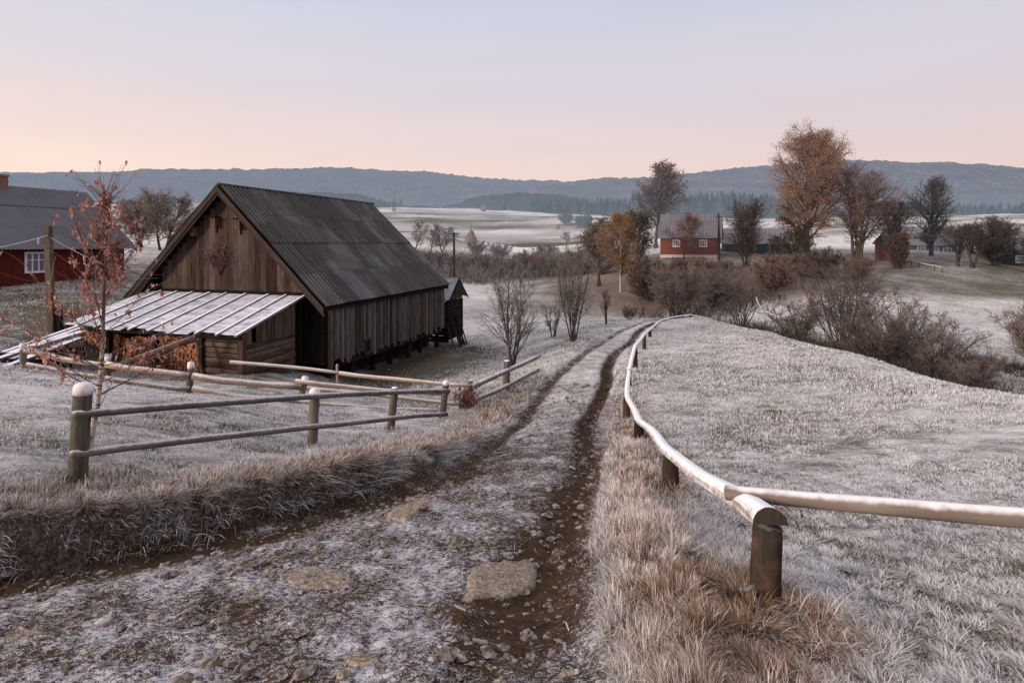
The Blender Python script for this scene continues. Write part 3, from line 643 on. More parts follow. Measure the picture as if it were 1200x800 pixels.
    build_tree('bare_shrub','low dry shrub on the left bank crest beside the bend of the track','shrub',at(738,34.5),rg(24),TW_DARK,TW_RED,h=1.0,r=.02,stems=9,spread=.6,n1=8,t1=.2,a1=.5,l1=.3,shape='vase',n2=5,n3=2,rtw=.008)
    build_tree('bare_shrub','spindly bare shrub growing at the foot of the barn side of the track','shrub',at(648,29.),rg(25),TW_DARK,TW_GREY,h=1.9,r=.03,stems=5,spread=.35,n1=8,t1=.2,a1=.5,l1=.3,shape='vase',n2=5,n3=3,rtw=.007)
    # --- willow scrub along the gully on the right
    G='bare willow bushes along the gully'
    def bush(px,Y,h,label,seed,mt,stems=16,spread=.55,sx=1.,n3=5,rt=.008,n1=10,l1=.34):
        o=build_tree('willow_bush',label,'bush',at(px,Y,-.1),rg(seed),TW_DARK,mt,group=G,crown='twigs',trunk='stems',h=h,r=.04,stems=stems,spread=spread,n1=n1,t1=.15,a1=.55,l1=l1+.02,shape='vase',up1=.06,n2=6,l2=.55,n3=n3,l3=.6,rtw=rt*.85,bend=.09,wob=.13); o.scale=(sx,1,1); return o
    bush(792,43,4.3,'dense dark rounded bush behind the far bend of the white rail',31,TW_RED,16,.6,1.2,6,.012)
    bush(838,46,3.6,'reddish low bush right of the dense rounded bush',32,TW_RED,16,.7,1.3,5,.012)
    bush(868,36.5,4.4,'open bush with few dark forking stems just beyond the meadow edge',33,TW_DARK,8,.42,1,4,.008,8)
    bush(985,28.5,5.0,'tallest broad bush of many dark stems beyond the right meadow',34,TW_DARK,16,.45,1.15,5,.008)
    bush(935,31.5,3.0,'bush left of the tallest broad bush, by the frosted branch',35,TW_RED,10,.55,1.2,5,.009)
    bush(1050,26,3.3,'reddish bush right of the tallest broad bush',36,TW_RED,12,.6,1.2,6,.008)
    bush(1095,23.,2.5,'dusky bush over the dark gully left of the bare far bank',37,TW_RED,12,.65,1.2,6,.008)
    bush(1030,23.5,2.2,'low twiggy bush at the rim of the right meadow',38,TW_DARK,16,.8,1.3,5,.007)
    bush(1140,21,1.5,'low reddish bush nearest the right side of the gully',39,TW_RED,10,.8,1.3,5,.007)
    bush(1225,24,3.2,'bush cut by the right edge of the photo',40,TW_RED,18,.55,1,6,.008)
    mb=MB(); pts=[P(886,348,33),P(889,356,33),P(896,366,32.8),P(912,377,32.5)]; mb.tube(pts,[.03,.045,.05,.06],7,.9); mb.tube([P(889,356,33),P(882,362,33),P(876,360,33)],[.03,.02,.01],5,.9)
    o=mk('fallen_branch',mb,plain('frosted_branch',(.5,.46,.44),.8,.2),None,tuple(pts[-1]),True); tag(o,'pale frosted dead branch leaning among the bushes beyond the meadow','branch')
    # --- scrub below the far houses, hedge beyond the left meadow : a few prototypes, copied
    mkp=[]
    for i,(mt,hh,st) in enumerate([(HT_RED,3.,18),(HT_DARK,3.4,20),(HT_GREY,3.2,16)]):
        mkp.append((mt,hh,st))
    protos={}
    def scrub(px,Y,h,kind,label,group,sx=1.3):
        mt,hh,st=mkp[kind]; loc=at(px,Y,-.1); s=h/hh
        if kind not in protos:
            o=build_tree('scrub_bush',label,'bush',loc,rg(50+kind),HT_DARK,mt,group=group,crown='twigs',trunk='stems',h=hh,r=.04,stems=st,spread=.6,n1=10,t1=.12,a1=.5,l1=.36,shape='vase',up1=.05,n2=6,l2=.55,n3=5,rtw=.017,bend=.08)
            protos[kind]=o; o.scale=(s*sx,s,s)
        else: dup(protos[kind],loc,random.random()*6.28,(s*sx,s*sx,s),label,group)
    H='bushes in the hedge beyond the left meadow'
    for i,(px,Y,h,k) in enumerate([(448,82,3.2,0),(478,80,3.0,2),(508,79,3.0,0),(537,78,3.2,2),(566,77,3.4,0),(594,76,3.4,2),(622,76,3.7,0),(650,74,3.5,2),(678,71,3.4,0),(706,68,3.2,2),(585,90,3.0,2),(560,94,2.6,2),(640,88,3.,0)]):
        pos=['at the left end of the hedge, above the barn roof','over the barn roof, left of the utility pole','just left of the utility pole','just right of the utility pole behind the little shed','reddish, fifth along the hedge from the barn','sixth along the hedge from the barn','reddish, behind the twin-trunk shrub','behind and between the two bare shrubs','reddish, behind the fan-shaped shrub','at the right end of the hedge by the yellow birch','pale, in the row behind the hedge','palest and lowest, behind the hedge at its middle','reddish, in the row behind, right of middle'][i]
        scrub(px,Y,h,k,'hedge bush '+pos,H)
    S='scrub bushes on the slope below the far houses'
    for i,(px,Y,h,k) in enumerate([(752,60,3.0,2),(778,58,2.6,0),(812,58,2.8,0),(845,58,2.2,0),(905,58,2.4,0),(940,56,2.6,0),(965,55,3.0,1),(1005,54,2.4,0),(760,52,3.2,1),(820,52,2.6,0),(905,50,2.8,0)]):
        pos=['pale, right of the yellow birch','below the left window of the red cottage','below the right window of the red cottage','below the utility pole by the red cottage','below the long dark shed','rusty, below the big birch trunk','dark, right of the big birch foot','rusty, under the forked bare tree','dark, at the foot of the yellow birch','lower down, under the red cottage','lowest, below the long dark shed'][i]
        scrub(px,Y,h,k,'scrub bush '+pos,S)
    # --- trees at the far farm
    PALEB=plain('pale_birch_bark',(.42,.36,.31),.8,.4,5.,haze=HZ)
    def ft(name,label,px,Y,h,seed,mt,leaf=None,cat='tree',**kw):
        d=dict(h=h,r=.16,n1=20,t1=.25,n2=7,n3=5,rtw=.022); d.update(kw); d['n1']=int(d['n1']*1.7); d['n3']=d['n3']+2; d['n2']=d['n2']+1; d['rtw']*=.72; d['l2']=d.get('l2',.5)+.06; d['a1']=d.get('a1',.9)+.08; d['up1']=d.get('up1',.12)*.7; d['wob']=d.get('wob',.1)+.03
        return build_tree(name,label,cat,at(px,Y,-.1),rg(seed),PALEB if name=='yellow_birch' else HT_DARK,mt,leaf,**d)
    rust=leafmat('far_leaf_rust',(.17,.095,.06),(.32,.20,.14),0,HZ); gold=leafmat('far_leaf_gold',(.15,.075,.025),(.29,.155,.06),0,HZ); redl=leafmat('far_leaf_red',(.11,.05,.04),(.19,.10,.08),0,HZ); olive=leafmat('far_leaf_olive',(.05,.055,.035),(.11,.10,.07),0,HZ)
    ft('birch_tree','tallest tree, a broad birch with drooping rust-brown leaves right of the long shed',944,68,14.2,61,HT_RED,dict(n=64000,s=.095,m=rust,j=.2,hang=True,zmin=4.0),r=.40,n1=34,t1=.2,a1=.78,l1=.41,bend=.015,shape='oval',up1=.14,n2=9,n3=6,up3=-.25,rtw=.02,wob=.1)
    ft('bare_tree','tall forked bare purple-brown tree just right of the tallest birch',1004,66,11.0,62,HT_RED,dict(n=900,s=.12,m=redl,j=.2),r=.2,stems=4,spread=.15,n1=12,t1=.2,a1=.6,l1=.36,shape='oval',n2=8,n3=6,rtw=.02)
    ft('round_tree','round-headed tree with sparse reddish leaves rising behind the red cottage',769,96,14.2,63,HT_DARK,dict(n=5200,s=.22,m=redl,j=.25,zmin=5),r=.3,n1=26,t1=.3,a1=.8,l1=.36,shape='round',n2=8,n3=6,rtw=.03)
    ft('bare_tree','dark dense bare tree in front of the long shed',875,64,7.4,64,HT_DARK,r=.12,stems=7,spread=.25,n1=11,t1=.15,a1=.5,l1=.36,shape='oval',n2=6,n3=4)
    ft('small_tree','small round reddish tree in front of the red cottage',800,66,5.9,65,HT_RED,dict(n=1500,s=.12,m=redl,j=.12,zmin=2),r=.12,n1=22,t1=.4,a1=.95,l1=.40,shape='round',n2=8,n3=6,rtw=.018)
    ft('small_tree','small dark bare tree at the right end of the long shed',927,63,4.6,66,HT_DARK,r=.12,n1=16,t1=.3,a1=.9,l1=.4,n2=7,n3=5,stems=3,spread=.2)
    ft('bare_tree','slim bare tree with a dark ivy-like foot right of the red well house',1052,66,8.2,67,HT_DARK,r=.13,stems=4,spread=.15,n1=14,t1=.2,a1=.6,l1=.3,shape='oval',n2=7,n3=5)
    ft('bush_tree','dark brown upright bush right beside the red well house',1052,62,4.0,68,HT_DARK,dict(n=2600,s=.14,m=redl,j=.12),cat='bush',r=.08,stems=12,spread=.25,n1=12,t1=.05,a1=.5,l1=.3,shape='vase',n2=6,n3=5)
    ft('dense_tree','dark dense upright tree in front of the house with pale windows',1091,74,9.4,69,HT_DARK,r=.25,n1=30,t1=.12,a1=.7,l1=.36,shape='oval',n2=9,n3=7,up1=.18)
    ft('apple_tree','crooked bare apple tree right of the dense upright tree',1121,64,5.2,70,HT_DARK,r=.16,stems=2,spread=.35,n1=8,t1=.3,a1=.9,l1=.5,shape='round',n2=7,n3=5,wob=.2,bend=.16)
    ft('apple_tree','crooked bare apple tree with a leaning trunk, left of the dark log house',1140,63,5.6,71,HT_DARK,r=.17,stems=2,spread=.4,n1=8,t1=.3,a1=.9,l1=.5,shape='round',n2=7,n3=5,wob=.2,bend=.16)
    ft('dense_tree','dark bushy tree hiding the left half of the dark log house',1166,66,5.4,72,HT_DARK,dict(n=2500,s=.15,m=olive,j=.15),r=.14,stems=8,spread=.4,n1=14,t1=.1,a1=.6,l1=.4,shape='vase',n2=7,n3=6)
    ft('dense_tree','olive bushy tree at the right edge of the photo before the dark log house',1216,62,4.0,73,HT_DARK,dict(n=3000,s=.15,m=olive,j=.15),r=.1,stems=8,spread=.35,n1=12,t1=.1,a1=.6,l1=.4,shape='vase',n2=7,n3=5)
    ft('yellow_birch','golden leaved birch with a pale trunk in the hollow left of the red cottage',727,56,7.2,74,HT_GREY,dict(n=16000,s=.085,m=gold,j=.14,zmin=1.0,hang=True),r=.10,n1=26,t1=.18,a1=.6,l1=.33,shape='oval',bend=.02,n2=8,n3=5)
    ft('lichen_tree','grey lichen-covered tree left of the golden birch',703,60,7.2,75,HT_GREY,dict(n=3000,s=.16,m=olive,j=.15,zmin=3),r=.12,stems=2,spread=.12,n1=16,t1=.4,a1=.8,l1=.32,shape='round',n2=7,n3=5)
    ft('green_tree','dark olive tree between the golden birch and the red cottage',748,66,6.6,76,HT_DARK,dict(n=4500,s=.18,m=olive,j=.2,zmin=1),r=.13,n1=18,t1=.2,a1=.85,l1=.4,shape='round',n2=7,n3=5)
    # trees in the field over the barn roof
    for (px,h,lab,sd) in [(485,5.8,'largest and leftmost of the three bare field trees above the barn roof',81),(504,4.2,'middle and smallest of the three bare field trees above the barn roof',82),(519,5.4,'wide-forked rightmost of the three bare field trees above the barn roof',83)]:
        ft('field_tree',lab,px,90,h,sd,HT_GREY,r=.15,n1=16,t1=.25,a1=.75,l1=.32,shape='round',n2=7,n3=5,rtw=.026,stems=2 if sd==83 else 1,spread=.3,group='three bare field trees')
    ft('field_tree','lone small bare tree in the white field left of the grey lichen tree',664,150,4.6,84,HT_GREY,r=.15,n1=14,t1=.35,a1=.9,l1=.35,n2=6,n3=5,rtw=.045)
    ft('distant_bush','dark bush on the far white field below the forest edge',664,262,5.2,85,HT_DARK,cat='bush',r=.2,stems=9,spread=.6,n1=10,t1=.1,n2=6,n3=5,rtw=.09)
    ft('distant_bush','wide dark bush on the far white field above the grey lichen tree',684,245,6.,86,HT_DARK,cat='bush',r=.2,stems=9,spread=.9,n1=10,t1=.1,n2=6,n3=5,rtw=.09)
    # trees behind the left house
    ft('bare_tree','dark bare tree standing between the left house and the barn gable',192,52,5.6,91,HT_GREY,r=.12,n1=20,t1=.2,a1=.7,l1=.4,shape='oval',n2=8,n3=6,stems=2,spread=.2)
    ft('bare_tree','grey bare bushy tree partly behind the left house roof',166,58,5.2,92,HT_GREY,r=.12,n1=16,t1=.2,a1=.8,l1=.4,shape='round',n2=8,n3=6,stems=5,spread=.4)

def make_undergrowth():
    def mass(name,label,pts,hts,mat,seed,per,rt,wide):
        rng=np.random.default_rng(seed); pts=np.asarray(pts); n=len(pts); z=zground(pts[:,0],pts[:,1])
        st=np.repeat(np.column_stack([pts,z-.1]),per,0); k=len(st); st[:,:2]+=rng.normal(size=(k,2))*wide
        di=np.stack([rng.normal(size=k)*.5,rng.normal(size=k)*.5,np.ones(k)],1); ln=np.repeat(np.asarray(hts),per)*(.35+.8*rng.random(k))
        Bp,Dp=grow(rng,st,di,ln,4,.14,.03); mb=MB(); mb.tubes(Bp,np.broadcast_to(np.linspace(rt*1.5,rt*.6,5)[None],(k,5)),3,rng.random(k))
        s,d,t,pi=kids(rng,Bp,Dp,5,.2,1.,.6); l2=ln[pi]*.38*(1.1-.5*t); B2,D2=grow(rng,s,d,l2,3,.15,.03); mb.tubes(B2,np.broadcast_to(np.linspace(rt*.9,rt*.45,4)[None],(len(s),4)),3,rng.random(len(s)))
        o=mk(name,mb,mat,None,(0,0,0)); tag(o,label,'undergrowth',kind='stuff')
    r=np.random.default_rng(77)
    P1=[];H1=[]
    for i in range(330):
        y=14+r.random()*30; x=16.7-np.clip((y-34)/4,0,5)*1.1+r.normal()*1.1; P1.append((x,y)); H1.append((.4+.8*r.random())*(.6 if y<21 else 1))
    for i in range(170):
        x=14.5+r.random()*15; y=np.interp(x,[13,17,19,22,27,40],[35,28.3,25.8,24,22.5,20])+r.normal()*.7; P1.append((x,y)); H1.append(.3+.6*r.random())
    mass('undergrowth','dark tangle of thin stems filling the gully beyond the right meadow',P1,H1,TW_DARK,1,9,.008,.25)
    P2=[];H2=[]
    for i in range(380):
        y=44+r.random()**1.2*20; x=(-6 if y>50 else 3)+r.random()**1.2*(34 if y>50 else 20); 
        if x*F/y+CX<752: continue
        P2.append((x,y)); H2.append(.45+1.0*r.random()*(1-.5*(y>58)))
    mass('undergrowth','reddish brown brush covering the slope between the gully and the far houses',P2,H2,HT_RED,2,9,.014,.4)
    P3=[];H3=[]
    for i in range(560):
        px=415+r.random()*330; y=72+r.random()*14; P3.append(((px-CX)*y/F,y)); H3.append(1.3+1.8*r.random())
    mass('undergrowth','greyish brown hedge brush between the left meadow and the white field',P3,H3,HT_GREY,3,9,.02,.5)
# ------------------------------------------------------------------ fences
def logpath(a,b,k=9,sag=.0,wob=.012):
    a=np.array(a);b=np.array(b); t=np.linspace(0,1,k)[:,None]; p=a*(1-t)+b*t; p[:,2]-=sag*4*(t*(1-t))[:,0]
    for q_ in (1,2,3,5): p+=np.sin(t*np.pi*q_+(RNG.random()*6 if q_>3 else 0))*RNG.normal(size=(1,3))*wob*1.3/q_
    return p
def post_mb(base,top,r,n=14,taper=.97,cap=.03):
    base=np.array(base,float); top=np.array(top,float); k=10; t=np.linspace(0,1,k)[:,None]; p=base*(1-t)+top*t; p[1:-1,:2]+=RNG.normal(size=(k-2,2))*r*.03
    rr=np.interp(np.linspace(0,1,k),[0,1],[r*1.06,r*taper])
    d=(top-base)/np.linalg.norm(top-base); p=np.vstack([p,top+d*cap*.6,top+d*cap]); rr=np.concatenate([rr,[r*.85,r*.45]])
    mb=MB(); mb.tube(p,rr,n,None,.025); return mb
def make_fences():
    POST=wood('post_wood',(.20,.17,.135),(.055,.045,.036),.95,(30,2,2.2),(.45,.9),moss=(.11,.125,.09)); RAIL=wood('rail_wood',(.27,.24,.22),(.07,.058,.05),.85,(26,2,1.8),(.25,1.0),fcol=(.62,.60,.66))
    BROWN=wood('brown_post_wood',(.062,.046,.036),(.010,.008,.007),.35,(30,2,1.8),(.75,1.1),moss=(.12,.058,.034)); FR=wood('frosted_rail_wood',(.33,.27,.21),(.12,.085,.06),1.,(26,2,1.8),(-.1,.85),fcol=(.82,.805,.815))
    PALE=wood('pale_rail_wood',(.36,.29,.235),(.15,.11,.085),.7,(26,2,1.8),(.15,.9),fcol=(.66,.62,.64)); FRC=plain('frost_cap',(.72,.66,.66),.9,.1,30.)
    def gp(px,Y): x=(px-CX)*Y/F; return np.array([x,Y,zg(x,Y)])
    # near left fence
    f=thing('pole_fence','weathered two-rail pole fence on the near left bank, beside the birch sapling','fence',tuple(gp(88,5.2)))
    posts=[(88,98,452,5.2,.077,True),(365,369,457,8.6,.077,True),(456,463,455,11,.075,False),(517,523,447,13.4,.075,True)]
    for (pb,pt,yt,Y,r,cap) in posts:
        b=gp(pb,Y); b[2]-=.25; t=P(pt,yt,Y); o=mk('post',post_mb(b,t,r,16),POST,f,smooth=True)
        if cap:
            c=MB(); d=(t-b)/np.linalg.norm(t-b); c.tube([t-d*.075,t-d*.03,t+d*.006,t+d*.022],[r*1.04,r*1.06,r*1.03,r*.78],16,.2,.015); mk('frost_cap',c,FRC,o,smooth=True)
    for (a,b,r0,r1) in [(P(86,486,5.08),P(526,458,13.25),.037,.052),(P(83,533,5.08),P(523,485,13.2),.036,.053)]:
        p=logpath(a,b,15,-.04,.012); mb=MB(); mb.tube(p,np.linspace(r0,r1,15),10,None,.02); mk('rail',mb,RAIL,f,smooth=True)
    # middle fence in front of the barn
    f=thing('rail_fence','split-rail fence crossing the meadow in front of the firewood shed','fence',tuple(gp(222,13.3)))
    for (pb,pt,yt,Y,r) in [(28,27,403,13.5,.07),(124,127,416,13.2,.075),(221,224,425,13.3,.075),(349,358,442,13.6,.08)]:
        b=gp(pb,Y); b[2]-=.2; t=P(pt,yt,Y); o=mk('post',post_mb(b,t,r,12),POST,f,smooth=True)
        c=MB(); d=(t-b)/np.linalg.norm(t-b); c.tube([t-d*.13,t-d*.05,t+d*.01,t+d*.03],[r*1.03,r*1.05,r*1.0,r*.5],10,.2,.02); mk('frost_cap',c,FRC,o,smooth=True)
    for a,b,c_,r in [((30,410,13.35),(124,428,13.1),None,.07),((124,427,13.05),(222,440,13.2),None,.075),((226,441,13.2),(354,453,13.5),None,.085),((32,427,13.4),(124,443,13.1),None,.06),((124,443,13.05),(222,455,13.2),None,.065),((226,455,13.2),(342,471,13.45),None,.075),((346,446,13.5),(524,461,14.1),None,.055),((340,470,13.5),(520,481,14.1),None,.06)]:
        p=logpath(P(*a),P(*b),8,.02,.015); mb=MB(); mb.tube(p,np.linspace(r,r*.9,8),8,None,.05); mk('rail',mb,PALE,f,smooth=True)
    # second fence: long pole from the shed corner to the bend by the track and back along the bank
    f=thing('rail_fence','pale rail fence running from the firewood shed corner to a bend above the track','fence',tuple(gp(553,14.5)))
    for (pb,pt,yt,Y,r,m_) in [(396,395,428,15.3,.035,PALE),(549,551,446,14.5,.075,POST),(593,594,423,16.2,.1,POST)]:
        b=gp(pb,Y); b[2]-=.2; mk('post',post_mb(b,P(pt,yt,Y),r,10),m_,f,smooth=True)
    for a,b,r,m_ in [((270,424,15.7),(400,437,15.2),.05,PALE),((398,437,15.2),(552,452,14.4),.055,PALE),((360,455,14.6),(550,474,14.35),.055,PALE),((553,453,14.4),(632,417,18.),.075,RAIL),((553,470,14.4),(631,433,18.),.07,RAIL)]:
        p=logpath(P(*a),P(*b),8,.0,.012); mb=MB(); mb.tube(p,np.linspace(r,r*.85,8),9,None,.03); mk('rail',mb,m_,f,smooth=True)
    # right fence with the half-log handrail
    f=thing('handrail_fence','low fence of stout posts under one white frosted half-log rail, right of the track','fence',(1.39,3.05,zg(1.39,3.05)))
    R=[(897,3.05,.079,.60),(786,5.75,.085,.0),(749,8.9,.08,0),(734.5,11.9,.075,0),(737,15.,.07,0),(744.5,17.8,.07,0),(755,22.3,.075,0),(761.5,26,.075,0),(767,29.5,.08,0),(771,31.8,.08,0),(777,33.3,.08,0),(786,34.5,.08,0),(792,35.3,.08,0),(800,36,.08,0),(809,36.6,.08,0)]
    ry=[612,531,493,464,434,405,391.5,386,381.5,378,374.5,372,371,370,368.8]
    tops=[]
    for (px,Y,r,_),y in zip(R,ry):
        b=gp(px,Y); t=P(px,y,Y); 
        if Y<4: t=P(899,612,Y); b=gp(896,Y)
        tops.append(t); b[2]-=.3
        mk('post',post_mb(b,t-np.array([0,0,.02]),r,16,cap=.0),BROWN,f,smooth=True)
    pts=[P(903,611,2.93)]+[t for t in tops[1:]]+[P(833,373.5,37.5)]
    # half-round poles laid from post to post
    ns=13; an=np.linspace(0,np.pi,ns); ring=np.stack([np.cos(an),np.sin(an)*.95],1)
    cum=np.concatenate([[0],np.cumsum(np.linalg.norm(np.diff(np.array(pts),axis=0),axis=1))])
    EG=wood('end_grain',(.085,.06,.045),(.03,.022,.018),0,(40,40,40))
    for si,(a,b) in enumerate([(0,2),(2,4),(4,6),(6,8),(8,12),(12,15)]):
        path=[]
        for i in range(a,b):
            for t in np.linspace(0,1,12)[:-1]: path.append(pts[i]*(1-t)+pts[i+1]*t)
        path.append(pts[b]); path=np.array(path); n_=len(path)
        if si<2:     # ease the bend over the middle post
            for _ in range(6): path[1:-1]=(path[:-2]+2*path[1:-1]+path[2:])/4
        dirn=(path[-1]-path[-2])/np.linalg.norm(path[-1]-path[-2]); path[-1]=path[-1]+dirn*.06
        tt_=np.linspace(0,1,n_)[:,None]
        for q_ in (2,3,6): path+=np.sin(tt_*np.pi*q_)*RNG.normal(size=(1,3))*np.array([.012,.004,.010])/q_*(2 if si==0 else 1.)
        T=np.gradient(path,axis=0); T/=np.linalg.norm(T,axis=1,keepdims=True); S=np.cross(T,[0,0,1.]); S/=np.linalg.norm(S,axis=1,keepdims=True)
        dd=np.concatenate([[0],np.cumsum(np.linalg.norm(np.diff(path,axis=0),axis=1))])
        rad=np.interp(cum[a]+dd,[0,1.5,6,12,45],[.085,.074,.062,.056,.066])*np.interp(np.linspace(0,1,n_),[0,1],[1.05,.95])
        for q_ in range(4): rad=rad*(1+.10*np.exp(-((dd-RNG.random()*dd[-1])/.05)**2))
        V=[];GC=[]; rr0=1+.012*RNG.normal(size=ns)
        for i in range(n_):
            up=np.cross(S[i],T[i]); rr=rad[i]*rr0*(1+.012*RNG.normal(size=ns))
            for j in range(ns): V.append(path[i]+S[i]*ring[j,0]*rr[j]+up*ring[j,1]*rr[j]-np.array([0,0,.015+.006*(si%2)])); GC.append([an[j]*rad[i],3+si,dd[i]])
        idx=np.arange(len(V)).reshape(n_,ns); q=np.stack([idx[:-1,:-1],idx[:-1,1:],idx[1:,1:],idx[1:,:-1]],-1).reshape(-1,4); und=np.stack([idx[:-1,0],idx[1:,0],idx[1:,-1],idx[:-1,-1]],-1)
        mb=MB(); mb.add(V,[q[:,::-1],und,idx[-1][None]],GC,.3+.5*RNG.random()); hr=mk('handrail',mb,FR,f,smooth=False)
        mb=MB(); e0=np.array(V[:ns])-T[0]*.002; mb.add(np.vstack([e0,e0-T[0]*.006]),[np.arange(ns)+ns],GC[:ns]*2,.1); mk('rail_end',mb,EG,hr)
    p=logpath(P(851,577,3.40),P(1330,616,2.45),14,.0,.005); mb=MB(); mb.tube(p,np.linspace(.043,.048,14),14,.7,.015); mk('side_rail',mb,wood('side_rail_wood',(.215,.195,.178),(.06,.052,.046),.95,(26,2,1.8),(.35,1.0),fcol=(.70,.68,.70),na=.7),f,smooth=True)
    mb=MB(); a=P(905,592,3.2); mb.tube([a,a+np.array([.0,0,.03])],[.004,.004],6,.5); mk('nail',mb,plain('nail_iron',(.2,.2,.21),.5,.1),f)
    # stub log next to first post
    mb=MB(); mb.tube(logpath(P(855,697,3.0),P(893,690,3.05),5,0,.003),.035,8,.5,.05); o=mk('log_stub',mb,BROWN,None,tuple(P(876,694,3.0)),True); tag(o,'short broken log stub lying in dry grass against the big near post','log')
    # small distant fence
    f=thing('low_fence','low pale rail fence on the slope before the house with pale windows','fence',tuple(gp(1085,62)))
    ps=[gp(px,64-.9*k_) for k_,px in enumerate((1068,1077,1086,1095,1104))]
    for p in ps: mb=MB(); mb.tube([p-[0,0,.15],p+[0,0,.5]],.05,5); mk('post',mb,HT_DARK,f)
    mb=MB(); mb.tube([p+np.array([0,0,.5+.06*(k_%2)]) for k_,p in enumerate(ps)],.05,5,.9); mk('rail',mb,plain('far_rail',(.5,.46,.46),haze=HZ),f)

# ------------------------------------------------------------------ barn
G=np.array([.956,-.294,0.]); D1=np.array([.294,.956,0.]); UP=np.array([0,0,1.]); W0=np.array([-6.07,18.6,0.])
def B(u,v,E): return W0-G*u+D1*v+UP*(CZ-E)
def roof_E(u,over=0): return 2.07-(4.08/4.31)*(min(u,8.32-u)+.15)
def planks(mb,u0,u1,top,bot,face,n=None,wid=.17,th=.014,off=0.,gap=.006,along='u',v=0.,jag=.05):
    """vertical boards; face 'g': across u at given v, 's': across v at given u"""
    x=u0
    while x<u1-.02:
        w=min(wid*(.75+.5*random.random()),u1-x); c=x+w/2; t=top(c) if callable(top) else top; b=(bot(c) if callable(bot) else bot)+(random.random()-.5)*jag
        if b-t>.05:
            d=off+random.random()*.012
            if along=='u': a_=B(c,v-d,b); b_=B(c,v-d,t); mb.bar(a_,b_,G*(w/2-gap*random.random()),D1*th)
            else: a_=B(v-d,c,b); b_=B(v-d,c,t); mb.bar(a_,b_,D1*(w/2-gap*random.random()),G*th)
        x+=w
def corrugated(mb,origin,along,down,L,S,rows,wave=.15,amp=.024,nrm=None,sheet=1.05,tint0=.5,tv=.5):
    nrm=np.cross(along,down) if nrm is None else nrm
    rl=S/rows
    for r in range(rows):
        x=0.; 
        while x<L-.01:
            w=min(sheet,L-x); nn=max(int(w/wave*8),4); xs=np.linspace(x,x+w+.02,nn); s0=r*rl-(.0 if r==0 else .09); s1=(r+1)*rl+random.random()*.02
            ti=np.clip(tint0+tv*(random.random()-.5)*1.6,0,1); lift=.012*((rows-r)%2)+.006*random.random(); tw=(random.random()-.5)*.012
            V=np.zeros((3,nn,3)); gcs=np.zeros((3,nn,3))
            for i,s in enumerate((s0,(s0+s1)/2,s1)):
                h=amp*np.cos(xs*2*np.pi/wave)+lift+tw*(xs-x)+(.022 if i==2 else .0)
                V[i]=origin+along*xs[:,None]+down*s+nrm*h[:,None]; gcs[i,:,0]=xs; gcs[i,:,1]=r; gcs[i,:,2]=s
            mb.grid(V,ti,gcs.reshape(-1,3)); x+=w
